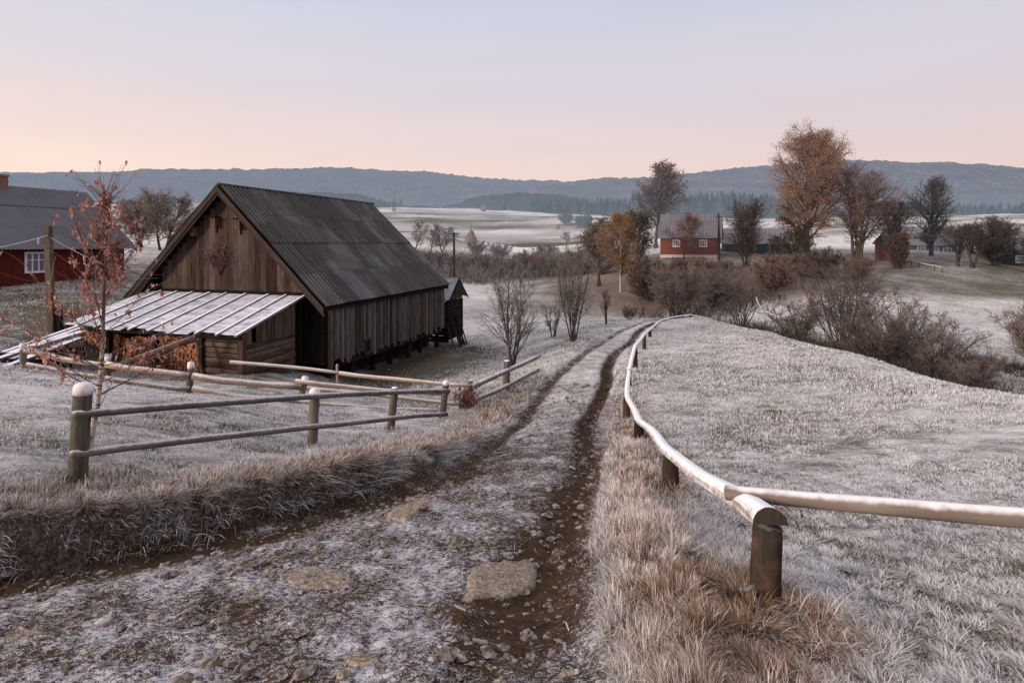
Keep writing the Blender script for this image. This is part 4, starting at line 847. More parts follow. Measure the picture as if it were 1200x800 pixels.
def make_barn():
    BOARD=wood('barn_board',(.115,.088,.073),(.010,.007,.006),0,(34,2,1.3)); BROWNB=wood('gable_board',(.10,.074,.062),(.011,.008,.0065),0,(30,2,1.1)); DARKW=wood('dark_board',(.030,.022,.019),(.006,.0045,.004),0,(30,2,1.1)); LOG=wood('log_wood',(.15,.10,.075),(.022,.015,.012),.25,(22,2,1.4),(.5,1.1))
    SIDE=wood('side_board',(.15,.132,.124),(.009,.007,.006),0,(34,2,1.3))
    rm=M('asbestos_roof'); gc=rm.attr('gc','Vector'); n=rm.noise(rm.vmul(gc,(5,1,.8)),1.2,5); n2=rm.noise(rm.geo('Position'),.55,3); n3=rm.noise(rm.geo('Position'),22.,4)
    c=rm.mix(rm.math('ADD',rm.math('MULTIPLY',rm.mr(n,.3,.7),.5),rm.math('MULTIPLY',rm.attr('tint'),.55),True),(.042,.039,.037),(.135,.127,.121))
    c=rm.mix(rm.mr(n3,.55,.7,0,.4),c,(.06,.065,.05)); 
    gx_=rm.sep(gc,0); ph=rm.math('COSINE',rm.math('MULTIPLY',gx_,6.28318/.2)); c=rm.mix(rm.mr(ph,-.9,.3,.72,0.),c,(.012,.012,.012))  # valleys of the sheets darkened in the colour to stand in for shade
    fr=rm.math('ADD',rm.math('MULTIPLY',n2,.75),rm.math('ADD',rm.math('MULTIPLY',rm.noise(rm.vmul(gc,(11,1,1.1)),1.,5),.5),rm.math('MULTIPLY',rm.attr('tint'),.12)))
    c=rm.mix(rm.math('MULTIPLY',rm.mr(fr,.66,.86,0,.4),rm.mr(ph,-.8,.4,.35,1.)),c,(.27,.27,.31)); rm.finish(c,.8,n3,.4,.01)
    base=B(0,0,4.1); root=thing('barn','big weathered plank barn with a steep dark corrugated roof','barn',tuple(base))
    # roof
    mb=MB(); S=math.hypot(4.31,4.08); L=10.1
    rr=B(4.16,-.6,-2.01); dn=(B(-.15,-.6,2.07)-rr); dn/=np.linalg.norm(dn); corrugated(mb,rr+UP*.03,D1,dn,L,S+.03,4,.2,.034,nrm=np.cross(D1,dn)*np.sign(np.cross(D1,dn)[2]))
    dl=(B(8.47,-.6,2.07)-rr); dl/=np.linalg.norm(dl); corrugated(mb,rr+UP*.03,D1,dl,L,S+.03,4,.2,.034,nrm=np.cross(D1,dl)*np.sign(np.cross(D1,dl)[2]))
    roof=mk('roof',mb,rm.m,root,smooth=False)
    mb=MB(); n_=70
    for i in range(n_):
        x=i/(n_-1)*L; mb.tube([rr+D1*x+UP*.045,rr+D1*(x+.1)+UP*.05],[.05,.055],6,random.random())
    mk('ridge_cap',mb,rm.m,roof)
    # barge boards + rafters
    BG=wood('barge_wood',(.062,.047,.040),(.022,.017,.014),0,(26,2,1.3))
    for sgn,eu in ((0,-.15),(1,8.47)):
        mb=MB(); a=B(4.16,-.62,-2.01)-UP*.12; b=B(eu,-.62,2.07)-UP*.12; mb.bar(a,b,UP*.10,D1*.02,.6); mb.bar(a-UP*.14+D1*.05,b-UP*.14+D1*.05,UP*.07,D1*.03,.3); mk('barge_board',mb,BG,roof)
        mb=MB(); a=B(4.16,9.4,-2.01)-UP*.12; b=B(eu,9.4,2.07)-UP*.12; mb.bar(a,b,UP*.10,D1*.02,.6); mk('barge_board',mb,BG,roof)
    
    for u_ in (-.1,8.42): mb=MB(); a=B(u_,-.5,2.18); mb.bar(a,a+D1*9.8,G*.03,UP*.05); mk('eave_beam',mb,DARKW,roof)
    # under-roof dark soffit boards
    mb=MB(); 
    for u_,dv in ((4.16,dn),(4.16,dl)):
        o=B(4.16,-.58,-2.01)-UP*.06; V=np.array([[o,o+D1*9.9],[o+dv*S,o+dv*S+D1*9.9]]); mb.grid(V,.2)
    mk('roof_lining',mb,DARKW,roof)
    # upper gable
    mb=MB(); planks(mb,.35,7.1,lambda u: roof_E(u)+.16,1.66,'g',wid=.23,v=-.2,jag=.03); mk('gable_wall',mb,BROWNB,root)
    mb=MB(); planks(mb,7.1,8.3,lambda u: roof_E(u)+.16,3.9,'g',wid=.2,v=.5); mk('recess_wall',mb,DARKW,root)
    mb=MB(); a=B(.3,-.17,1.70); b=B(7.15,-.17,1.70); mb.bar(a,b,UP*.045,D1*.06,.2); mk('gable_beam',mb,DARKW,root)
    # lower front wall
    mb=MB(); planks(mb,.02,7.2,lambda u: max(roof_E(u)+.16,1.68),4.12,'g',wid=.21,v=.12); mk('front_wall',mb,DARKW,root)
    # side wall : ragged vertical boards
    mb=MB(); planks(mb,0,9.25,2.2,lambda v: 4.08+.10*v/9.2,'s',wid=.15,along='v',v=0.,jag=.28,gap=.03); mk('side_wall',mb,SIDE,root)
    mb=MB(); a=B(.03,.02,2.22); mb.bar(a,a-UP*2.0,G*.06,D1*.06,.8); mk('corner_post',mb,BOARD,root)
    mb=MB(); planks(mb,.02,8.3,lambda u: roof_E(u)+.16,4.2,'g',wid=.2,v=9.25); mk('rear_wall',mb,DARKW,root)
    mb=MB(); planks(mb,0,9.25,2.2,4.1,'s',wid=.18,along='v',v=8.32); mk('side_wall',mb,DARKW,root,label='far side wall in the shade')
    # inner dark core
    mb=MB(); V=[B(.2,.25,4.1),B(8.1,.25,4.1),B(8.1,9.,4.1),B(.2,9.,4.1)]; mb.add(V,[[0,1,2,3]],None,.1); mk('floor_frame',mb,DARKW,root)
    # foundation : sill log and rough stones / stilts
    r=np.random.default_rng(9)
    mb=MB(); a=B(.12,.1,4.2); b=B(.12,9.1,4.28); mb.tube(logpath(a,b,8,0,.01),.10,8); mk('sill_log',mb,DARKW,root,smooth=True)
    for i,v in enumerate([.25,1.7,3.1,4.4,5.9,7.2,8.9]):
        mb=MB(); p=B(.22+.1*r.random(),v,4.2); g=zg(p[0],p[1]); lean=D1*(r.random()-.5)*.2
        mb.tube([[p[0],p[1],g-.15],list(p+lean)],[.12,.10],7,r.random(),.06); mk('stilt',mb,DARKW,root)
    mb=MB(); planks(mb,.3,9.,4.25,5.3,'s',wid=.3,along='v',v=.75); mk('underside_shade_boards',mb,DARKW,root)  # dark boards added to stand in for the shaded void below the barn
    # hatch in the side wall
    h=MB(); a=B(-.03,2.22,3.62); h.bar(a,a-UP*.0+UP*-.42,D1*.17,G*.012,.0); ho=mk('hatch',h,plain('hatch_dark',(.012,.01,.009),.9),root)
    h=MB()
    for dv in (-.19,.19): a=B(-.045,2.22+dv,3.55); h.bar(a,a-UP*.55,D1*.03,G*.02)
    a=B(-.045,2.0,3.57); h.bar(a,a+D1*.44,UP*.03,G*.025); mk('frame',h,BOARD,ho)
    # door in the front wall right bay
    d=MB(); x=.12
    while x<.98: w=.17; a=B(x+w/2,.085,4.0); d.bar(a,B(x+w/2,.085,2.45),G*(w/2-.006),D1*.016); x+=w
    do=mk('door',d,DARKW,root)
    IR=plain('hinge_iron',(.02,.02,.02),.6,.1)
    for E in (2.95,3.55):
        h=MB(); a=B(.2,.06,E); h.bar(a,B(.62,.06,E),UP*.025,D1*.008); mk('hinge',h,IR,do)
    # ---- hung things
    BHW=wood('birdhouse_wood',(.13,.085,.055),(.05,.032,.022),0)
    for (px,py,lab) in [(229,271,'leftmost wooden birdhouse high on the barn gable'),(254,260,'middle wooden birdhouse, highest on the barn gable'),(282,262,'rightmost wooden birdhouse on the barn gable, under the roof edge')]:
        t=np.linspace(0,9,400); pp=np.array([B(u,-.24,0) for u in t]); u=t[np.argmin(np.abs(CX+F*pp[:,0]/pp[:,1]-px))]; c=B(u,-.33,0); c[2]=CZ-(py-HY)*c[1]/F
        b=thing('birdhouse',lab,'birdhouse',tuple(c),'birdhouses on the gable')
        mb=MB(); mb.box(c,(.10,.09,.17),G,D1,.7); mk('body',mb,BHW,b)
        mb=MB(); tp=c+UP*.19; mb.bar(tp+D1*.12,tp-D1*.17-UP*.03,G*.14,UP*.015,.1); mk('lid',mb,DARKW,b)
        mb=MB(); q0=c-D1*.091+UP*.05; mb.tube([q0,q0-D1*.008],.028,12,.0); mk('entrance_hole',mb,plain('hole_black',(.008,.007,.006),.9),b)
        mb=MB(); q0=c-UP*.17+D1*.085; mb.bar(q0,q0-UP*.22,G*.03,D1*.012); mk('backboard',mb,DARKW,b)
        mb=MB(); q0=c-D1*.09-UP*.04; mb.tube([q0,q0-D1*.08],.01,6); mk('perch',mb,BHW,b)
    c=B(4.1,-.28,0); t=np.linspace(0,9,400); pp=np.array([B(u,-.26,0) for u in t]); u=t[np.argmin(np.abs(CX+F*pp[:,0]/pp[:,1]-256))]; c=B(u,-.27,0); c[2]=CZ-(296-HY)*c[1]/F
    r=np.random.default_rng(12); mb=MB(); k=240
    st=np.repeat((c-UP*.72)[None],k,0)+r.normal(size=(k,3))*.03; di=np.stack([r.normal(size=k)*.30*G[0],r.normal(size=k)*.1,np.ones(k)],1); Bp,Dp=grow(r,st,di,.45+.7*r.random(k),5,.16,-.02)
    Bp=Bp-np.maximum(((Bp-c)@D1)-.03,0)[...,None]*D1
    mb.tubes(Bp,np.broadcast_to(np.linspace(.008,.005,6)[None],(k,6)),3,r.random(k)); quads(r,Bp[:,-2]-D1*.02,.06,mb)
    quads(r,Bp[:,-1]-D1*.03,.06,mb)
    o=mk('dried_bouquet',mb,twigmat('dried_herb',(.10,.055,.05),(.20,.12,.11)),None,tuple(c)); tag(o,'bunch of dried reddish plants hung upside down on the barn gable','dried bunch')
    # ---- lean-to shed
    TL=B(.85,-.25,1.8); 
    lo=thing('lean_to_shed','low firewood lean-to with a frosted white board roof against the barn front','shed',tuple(B(.85,-3.06,3.8)))
    def Lp(s,d,dz=0.): # s along eave from right, d down-slope distance (horizontal)
        return B(.85+s,-.25-d,1.8+.82*d/2.81)+UP*dz
    fm=M('frosted_roof'); pos=fm.geo('Position'); n=fm.noise(pos,3.,6,.7); n2=fm.noise(pos,40.,4); gcz=fm.noise(fm.vmul(fm.attr('gc','Vector'),(1.2,2.,9.)),1.,4)
    f=fm.math('ADD',fm.math('MULTIPLY',n,.5),fm.math('ADD',fm.math('MULTIPLY',n2,.25),fm.math('MULTIPLY',gcz,.45)))
    c=fm.mix(fm.mr(f,.42,.74),(.15,.15,.18),(.70,.70,.77)); c=fm.mix(fm.mr(f,.33,.42),(.10,.085,.09),c); fm.finish(c,.8,n2,.4,.01)
    mb=MB(); s=0; gc0=0
    while s<7.0:
        w=min(.84+.06*random.random(),7.04-s); V=np.array([[Lp(s,-.05,.0)+UP*.01*random.random(),Lp(s+w-.01,-.05)],[Lp(s,2.95),Lp(s+w-.01,2.95)]]); t_=UP*.03
        a=Lp(s+w/2,-.05); b=Lp(s+w/2,2.97-.22*random.random()**2); mb.bar(a,b,G*(w/2-.004),UP*.014,random.random()); s+=w
    ro=mk('roof',mb,fm.m,lo)
    s=.03; BT=wood('batten_wood',(.20,.18,.19),(.09,.08,.085),1.,(26,2,1.4),(.0,.8),fcol=(.76,.75,.80))
    while s<7.1:
        mb=MB(); mb.bar(Lp(s,-.1,.035),Lp(s+(random.random()-.5)*.12,3.0,.035),G*(.03+.025*random.random()),UP*.025); mk('batten',mb,BT,ro); s+=.80+.3*(random.random()-.5)
    mb=MB(); mb.bar(Lp(.0,2.8,-.10),Lp(7.04,2.8,-.10),UP*.06,D1*.05,.2); mk('eave_beam',mb,DARKW,lo)
    for s in (.06,1.5,3.3,5.2,6.95):
        p=Lp(s,2.72); mb=MB(); mb.bar([p[0],p[1],zg(p[0],p[1])-.15],p-UP*.08,G*(.09 if s<1 else .06),D1*.07); mk('post',mb,LOG if s<1 else DARKW,lo)
    # log wall of the right front bay
    mb=MB(); p0=Lp(.16,2.68); p1=Lp(1.46,2.68); g0=zg(p0[0],p0[1])
    z=p0[2]-.2
    while z>g0+.02:
        mb.bar([p0[0],p0[1],z-.05],[p1[0],p1[1],z-.05+.02*random.random()],UP*.060,D1*(.02+.02*random.random())); z-=.155
    mk('log_wall',mb,LOG,lo)
    # right side wall: logs below, boards above
    mb=MB(); a=Lp(.06,2.6); b=Lp(.06,.45); g0=zg(a[0],a[1]); z=a[2]-.42
    while z>g0+.02:
        mb.bar([a[0],a[1],z-.05],[b[0],b[1],z-.03+.03*random.random()],UP*.058,G*(.025+.02*random.random())); z-=.155
    mk('log_wall',mb,LOG,lo)
    mb=MB(); d=2.6
    while d>.0:
        w=.14+.1*random.random(); q1=Lp(.05,d,-.04); bz=(a[2]-.42) if d>1.05 else zg(q1[0],q1[1])-.05+.2*random.random()
        if random.random()>.06: mb.bar([q1[0],q1[1],bz],q1,D1*(w/2-.006),G*.014)
        d-=w
    mk('side_wall',mb,BOARD,lo)
    mb=MB(); 
    planks(mb,.9,7.8,2.0,4.0,'g',wid=.25,v=-.3); mk('back_wall',mb,DARKW,lo)
    # firewood stack : log ends
    r=np.random.default_rng(4); mb=MB(); em=M('firewood'); n=em.noise(em.geo('Position'),20.,4)
    c=em.mix(em.attr('tint'),(.13,.052,.027),(.42,.19,.10)); c=em.mix(em.mr(n,.4,.65,0,.25),c,(.06,.03,.02)); c=em.mix(em.mr(em.math('ABSOLUTE',em.sep(em.geo('Normal'),2)),.3,.6),c,(.035,.02,.014)); em.finish(c,.9)
    p0=Lp(1.75,2.45); s=1.75
    while s<6.9:
        p=Lp(s,2.45); g=zg(p[0],p[1]); z=g+.05; top=p[2]-.22-.25*(.5+.5*math.sin(s*1.7))
        while z<top:
            rad=.042+.02*r.random(); c0=np.array([p[0],p[1],z])+G*(r.random()-.5)*.04
            d0=c0-D1*(.06*r.random()); mb.tube([d0,d0+D1*.9],rad*.96,7,r.random(),.03); z+=rad*1.75
        s+=.098
    o=mk('firewood_stack',mb,em.m,None,tuple(p0)); tag(o,'stack of split reddish firewood filling the open front of the lean-to','firewood',kind='stuff')
    # leaning beams
    mb=MB(); mb.tube(logpath(P(118,436,14.9),P(229,396,15.7),8,0,.01),[.085]*4+[.1]*4,9,None,.04); o=mk('leaning_log',mb,LOG,None,tuple(P(118,436,14.9)),True); tag(o,'thick bare log propped slantwise against the firewood stack','log')
    mb=MB(); b=P(238,440,15.9); b[2]=zg(b[0],b[1])-.05; mb.bar(b,P(229,397,16.1),G*.035,D1*.03); o=mk('prop_board',mb,LOG,None,tuple(b)); tag(o,'thin board propping the eave of the lean-to at the right end of the firewood','board')
    # planks stacked at the left
    PK=wood('frosted_plank',(.28,.24,.22),(.07,.06,.055),1.,(26,2,1.4),(.5,.85),fcol=(.68,.68,.75))
    labs=['topmost of the frosted planks slanting beside the lean-to','second frosted plank from the top beside the lean-to','wide short frosted plank end above the middle of the slanting pile','third frosted plank in the slanting pile, with a brown sawn end','fourth frosted plank in the slanting pile behind the fence post','lower frosted plank of the slanting pile','lowest frosted plank of the slanting pile, nearest the meadow']
    for i,(a,b,w) in enumerate([((3,413,15.2),(92,382,17.2),.06),((10,414,15.1),(96,384,17.1),.07),((38,406,15.2),(98,388,16.8),.1),((-25,428,13.9),(84,391,16.6),.07),((-30,436,13.7),(90,394,16.5),.07),((-20,438,13.5),(80,400,16.0),.06),((0,432,13.4),(94,396,16.2),.06)]):
        a=P(*a); b=P(*b); d=(b-a)/np.linalg.norm(b-a); sd=np.cross(d,UP); sd/=np.linalg.norm(sd); mb=MB(); mb.bar(a,b,sd*w*1.3,np.cross(sd,d)*.025); o=mk('plank',mb,PK,None,tuple(a)); tag(o,labs[i],'plank','planks piled beside the lean-to')
    mb=MB(); 
    for (px,Y) in ((20,14.6),(62,15.6)):
        p=P(px,425,Y); p[2]=zg(p[0],p[1]); mb.bar(p-G*.5,p+G*.6,UP*.12,D1*.1)
    # rest of the pile under the planks
    r=np.random.default_rng(8)
    for i in range(14):
        a=P(-15+r.random()*30,436+r.random()*3,13.9+r.random()*1.2); b=P(70+r.random()*30,402+r.random()*12,16+r.random()*.8); a[2]=max(a[2]-.1,zg(a[0],a[1])); b[2]=max(b[2]-.2*r.random(),zg(b[0],b[1])+.05); d=(b-a)/np.linalg.norm(b-a); sd=np.cross(d,UP); mb.bar(a,b,sd*.08,np.cross(sd,d)*.05)
    o=mk('timber_pile',mb,DARKW,None,tuple(P(20,430,14.6))); tag(o,'dark heap of old timber under the frosted planks beside the lean-to','timber pile')
    for (px,yt,Y,lab) in ((40.5,384,19,'shorter stump-like post behind the plank pile'),(48,378,19.2,'taller weathered stump-like post behind the plank pile')):
        b=P(px,400,Y); b[2]=zg(b[0],b[1])-.1; o=mk('stump_post',post_mb(b,P(px,yt,Y),.12,10),LOG,None,tuple(b),True); tag(o,lab,'post')
    # ---- clothesline
    b=P(62,383,17.); b[2]=zg(b[0],b[1])-.2; t=thing('clothesline_post','tall square weathered post carrying the clothesline before the left house','post',tuple(b))
    mb=MB(); tp=P(56,265,17.); mb.bar(b,tp,np.array([.085,0,0]),np.array([0,.08,0]),.3); mk('pole',mb,wood('line_post_wood',(.15,.125,.095),(.05,.045,.035),0,moss=(.10,.115,.07)),t)
    mb=MB(); mb.bar(b+np.array([.2,.05,0]),b+np.array([.12,.05,1.5]),np.array([.08,0,0]),np.array([0,.07,0]),.2); mk('brace',mb,DARKW,t)
    LM=plain('frosted_line',(.55,.52,.53),.8,.1); pa=P(55,276,16.9); pb=P(159,323,19.6); pc=P(-90,300,15.)
    l=thing('clothesline','frosted clothesline strung from the square post to the barn roof','line',tuple(pa))
    mb=MB(); mb.tube(logpath(pa,pb,14,.12,0),.014,5); mb.tube(logpath(pc,pa,14,.12,0),.014,5); mk('cord',mb,LM,l)
    q_=logpath(pa,pb,14,.12,0)
    for i,j in enumerate((5,9,11)):
        mb=MB(); mb.tube([q_[j],q_[j]-UP*.16],[.03,.02],5); mk('peg',mb,LM,l)
    q_=logpath(pc,pa,14,.12,0); mb=MB(); mb.tube([q_[12],q_[12]-UP*.18],[.03,.02],5); mk('peg',mb,LM,l)
    # ---- small shed behind the barn
    e=np.array([-3.18,28.3,0]); 
    def Sp(u,v,E): return e-G*u+D1*v+UP*(CZ-E)
    bp=Sp(0,.2,4.9); bp[2]=zg(bp[0],bp[1]); s=thing('small_shed','little log shed with a steep corrugated roof behind the far end of the barn','shed',tuple(bp))
    ss=plain('shed_roof_sheet',(.17,.19,.22),.6,.4,3.,frost=.4)
    mb=MB(); rd=Sp(0,1.235,1.85); d1=Sp(0,0,2.92)-rd; ld=np.linalg.norm(d1); d1/=ld; corrugated(mb,rd,-G,d1,1.8,ld,1,.26,.03,nrm=np.cross(-G,d1)*np.sign(np.cross(-G,d1)[2]))
    d2=Sp(0,2.47,2.92)-rd; d2/=ld; corrugated(mb,rd,-G,d2,1.8,ld,1,.26,.03,nrm=np.cross(-G,d2)*np.sign(np.cross(-G,d2)[2])); rf=mk('roof',mb,ss,s)
    mb=MB(); mb.bar(rd-UP*.05+G*.02,Sp(0,0,2.92)-UP*.05+G*.02,UP*.05,G*.015); mb.bar(rd-UP*.05+G*.02,Sp(0,2.47,2.92)-UP*.05+G*.02,UP*.05,G*.015); mk('barge_board',mb,DARKW,rf)
    mb=MB(); 
    for k in range(12):
        E=4.95-k*.17
        if E<3.0: break
        mb.tube(logpath(Sp(.3,.1,E),Sp(.3,2.35,E),4,0,.01),.088,7); mb.tube(logpath(Sp(.2,.25,E+.08),Sp(1.7,.25,E+.08),4,0,.01),.088,7); mb.tube(logpath(Sp(.2,2.2,E+.08),Sp(1.7,2.2,E+.08),4,0,.01),.088,7)
    mk('log_wall',mb,DARKW,s,smooth=True)
    mb=MB(); V=[Sp(.3,.2,2.95),Sp(.3,2.27,2.95),Sp(.3,1.235,1.98)]; 
    x=.2
    while x<2.25:
        w=.18; c=x+w/2; t_=2.9-max(0,(1.03-abs(c-1.235)))*.93; mb.bar(Sp(.28,c,2.98),Sp(.28,c,t_),D1*(w/2-.005),G*.015); x+=w
    mk('gable_wall',mb,BOARD,s)
    mb=MB()
    for i in range(9):
        a=Sp(-.3-.4*random.random(),-.6+.22*i,4.9); a[2]=zg(a[0],a[1]); mb.bar(a,Sp(.15,-.1+.2*i,3.6+.5*random.random()),D1*.06,G*.015)
    o=mk('leaning_boards',mb,DARKW,None,tuple(Sp(-.3,0,4.9))); tag(o,'dark loose boards leaning against the little shed behind the barn','boards')
    # ---- utility pole
    p=at(532,45); t=thing('utility_pole','thin dark utility pole rising behind the far end of the barn','pole',p)
    mb=MB(); mb.tube([p,P(532,272,45)],[.11,.085],8); mk('pole',mb,HT_DARK,t); 
    mb=MB(); mb.tube([P(527,330,45),P(530,300,45)],.07,6); mk('brace',mb,HT_DARK,t)
    mb=MB(); a=P(532,274,45); mb.bar(a-np.array([.35,0,0]),a+np.array([.35,0,0]),UP*.05,D1*.05); mk('crossarm',mb,HT_DARK,t)
    # dried shrub at the fence bend
    r=np.random.default_rng(31); mb=MB(); b=P(546,478,14.3); b[2]=zg(b[0],b[1]); k=60
    Bp,Dp=grow(r,np.repeat(b[None],k,0)+r.normal(size=(k,3))*.05,np.stack([r.normal(size=k)*.35,r.normal(size=k)*.3,np.ones(k)],1),.4+.4*r.random(k),5,.12,-.04); mb.tubes(Bp,np.broadcast_to(np.linspace(.008,.004,6)[None],(k,6)),3,r.random(k))
    c=Bp[:,2:].reshape(-1,3); quads(r,c+r.normal(size=c.shape)*.03,.10,mb,hang=True); o=mk('withered_plant',mb,leafmat('withered_leaf',(.09,.035,.022),(.20,.085,.05),.25),None,tuple(b)); tag(o,'clump of withered red-brown leaves at the bend of the pale rail fence','plant')

# ------------------------------------------------------------------ houses
def house(name,label,cat,A,ax,ay,L,Wd,wallh,roofh,wm,rm_,over=.4,base=None,windows=(),chimney=None,plinth=None,wave=.2,bd=.1,side_windows=()):
    """A: front-left wall base corner, ax along the front, ay to the back"""
    A=np.array(A,float); ax=np.array(ax,float); ay=np.array(ay,float); root=thing(name,label,cat,tuple(A))
    Q=lambda a,b,z: A+ax*a+ay*b+UP*z
    mb=MB()
    for (a,b) in (((0,0),(L,0)),((0,Wd),(L,Wd))):
        x=0
        while x<L-.01:
            w=min(bd,L-x); mb.bar(Q(x+w/2,a[1],0),Q(x+w/2,a[1],wallh),ax*w/2*.985,ay*.03); x+=w
    for xx in (0,L):
        y=0
        while y<Wd-.01:
            w=min(bd*2,Wd-y); c=y+w/2; h=wallh+roofh*(1-abs(c-Wd/2)/(Wd/2)); mb.bar(Q(xx,c,0),Q(xx,c,h-.05),ay*w/2*.985,ax*.03); y+=w
    mk('wall',mb,wm,root)
    if plinth: mb=MB(); mb.bar(Q(-.06,Wd/2,-.25),Q(L+.06,Wd/2,-.25),ay*(Wd/2+.06),UP*.22,.2); mk('plinth',mb,plinth,root)
    mb=MB(); S=math.hypot(Wd/2+over,roofh*(1+2*over/Wd)); rd=Q(-over,Wd/2,wallh+roofh+.06)
    for sg in (-1,1):
        dv=ay*sg*(Wd/2+over)-UP*roofh*(1+2*over/Wd); dv/=np.linalg.norm(dv); nn=np.cross(ax,dv); nn*=np.sign(nn[2]); corrugated(mb,rd,ax,dv,L+2*over,S,3,wave,wave*.12,nrm=nn,sheet=1.3)
    rf=mk('roof',mb,rm_,root)
    bgm=plain(name+'_barge',(.08,.06,.055),haze=HZ)
    for ex in (-over,L+over):
        mb=MB()
        for sg in (-1,1): mb.bar(Q(ex,Wd/2,wallh+roofh-.05),Q(ex,Wd/2+sg*(Wd/2+over),wallh-roofh*2*over/Wd-.05),UP*.09,ax*.02)
        mk('barge_board',mb,bgm,rf)
    if chimney:
        c,h,w=chimney; p=Q(c,Wd/2,wallh+roofh); mb=MB(); mb.box(p+UP*(h/2-.2),(w,w,h/2+.2),ax,ay); mb.box(p+UP*h*.45,(w*1.04,w*1.04,.04),ax,ay,.9); mb.box(p+UP*h*.9,(w*1.15,w*1.15,.06),ax,ay); mk('chimney',mb,plain(name+'_brick',(.24,.13,.10),.9,.4,14.,haze=HZ),rf)
    for (cx_,cz_,w,h,nv) in windows:
        wn=MB(); c=Q(cx_,-.05,cz_)
        for sg in (-1,1): wn.bar(c+ax*sg*w/2-UP*h/2,c+ax*sg*w/2+UP*h/2,ax*.05,ay*.03,0); wn.bar(c+UP*sg*h/2-ax*(w/2+.05),c+UP*sg*h/2+ax*(w/2+.05),UP*.05,ay*.032,0)
        for i in range(1,nv): xx=-w/2+w*i/nv; wn.bar(c+ax*xx-UP*h/2,c+ax*xx+UP*h/2,ax*.032,ay*.025,0)
        wn.bar(c-ax*w/2+UP*h*.12,c+ax*w/2+UP*h*.12,UP*.02,ay*.024,0)
        wo=mk('window',wn,plain(name+'_white',(.62,.62,.66),.7,.1,haze=HZ),root)
        g=MB(); g.bar(c-UP*h/2+ay*.012,c+UP*h/2+ay*.012,ax*w/2,ay*.005,0); mk('pane',g,plain(name+'_glass',(.10,.11,.14),.15,.1,haze=HZ,spec=.5),wo)
    return root
def make_houses():
    RED=M('red_boards'); n=RED.noise(RED.vmul(RED.geo('Position'),(6,6,.8)),1.,5); c=RED.mix(RED.mr(n,.3,.7),(.075,.014,.010),(.14,.026,.018)); c=RED.mix(RED.math('MULTIPLY',RED.attr('tint'),.4),c,(.06,.018,.014)); RED.finish(c,.8,haze=HZ)
    RED2=M('brick_red_boards'); n=RED2.noise(RED2.vmul(RED2.geo('Position'),(3,3,8)),1.,4); c=RED2.mix(RED2.mr(n,.3,.7),(.105,.026,.018),(.17,.05,.032)); RED2.finish(c,.8,haze=HZ)
    def sheet(nm,a,b,fr,fc=(.36,.35,.41)):
        m=M(nm); n=m.noise(m.geo('Position'),.8,4); n2=m.noise(m.vmul(m.attr('gc','Vector'),(4,1,.6)),1.,4); c=m.mix(m.math('ADD',m.math('MULTIPLY',n2,.5),m.math('MULTIPLY',m.attr('tint'),.5),True),a,b); c=m.mix(m.mr(n,.35,.65,fr*.4,fr),c,fc); return m.finish(c,.75,haze=HZ)
    # left red house
    gx=-22.4; Y=32.; 
    # front wall runs from near-left (out of frame) to the far right corner (144)
    ax=np.array([.294,.956,0]); ay=np.array([-.956,.294,0]); R=np.array([gx,Y,0]); L=14.; A=R-ax*L; A[2]=CZ-2.25
    house('red_house','long dark red wooden house with a grey corrugated roof and brick chimney at the left','house',A,ax,ay,L,7.2,2.25,3.0,RED.m,sheet('house_roof',(.075,.072,.08),(.135,.128,.142),.45,(.18,.175,.205)),over=.45,windows=((9.4,1.3,.85,.95,3),(5.0,1.3,.85,.95,3)),chimney=(9.95,.62,.28),plinth=plain('house_plinth',(.03,.025,.022)),wave=.18,bd=.14)
    p=P(190,271,66); house('small_house','small distant house with a frosted roof and reddish wall behind the dark bare tree','house',p,np.array([.9,-.43,0]),np.array([.43,.9,0]),3.8,4.2,1.1,2.2,plain('small_house_wall',(.22,.10,.07),haze=HZ),sheet('frost_roof',(.22,.21,.23),(.30,.28,.30),.7),over=.3)
    # far red cottage
    Y=74; p=P(774,298,Y); house('red_cottage','brick red cottage with a pale grey roof and two white windows across the valley','house',p,(.925,-.38,0),(.38,.925,0),7.25,6.5,2.4,3.0,RED2.m,sheet('cottage_roof',(.085,.082,.09),(.14,.135,.148),.3,(.19,.185,.21)),over=.4,windows=((2.05,1.45,.85,.85,3),(5.4,1.45,.85,.85,3)),plinth=plain('cottage_plinth',(.42,.36,.32),haze=HZ),wave=.3,bd=.15)
    # utility pole beside it
    p=at(842.5,68); t=thing('utility_pole','dark utility pole at the right corner of the red cottage','pole',p); mb=MB(); mb.tube([p,P(842,250,68)],[.16,.12],7); mk('pole',mb,HT_DARK,t); mb=MB(); a=P(842,254,68); mb.bar(a-np.array([.4,0,0]),a+np.array([.4,0,0]),UP*.06,np.array([0,.05,0])); mk('crossarm',mb,HT_DARK,t)
    # long shed
    Y=80; p=P(846,299,Y); DW=plain('shed_wall_far',(.065,.045,.042),haze=HZ); o=house('long_shed','long low dark shed with open bays right of the red cottage','shed',p,(.92,-.392,0),(.392,.92,0),11.2,5.5,1.9,1.9,DW,sheet('shed_roof',(.12,.10,.11),(.18,.15,.16),.35,(.25,.23,.26)),over=.5,wave=.3,bd=.25)
    mb=MB(); A=np.array(p); AX=np.array([.92,-.392,0]); AYY=np.array([.392,.92,0])
    for x,w in ((1.2,.8),(3.2,.7),(5.4,.8),(6.9,.6)): mb.bar(A+AX*x-AYY*.06+UP*.25,A+AX*x-AYY*.06+UP*1.55,AX*w,AYY*.01)
    mk('open_bay',mb,plain('bay_dark',(.012,.01,.01),haze=HZ),o)
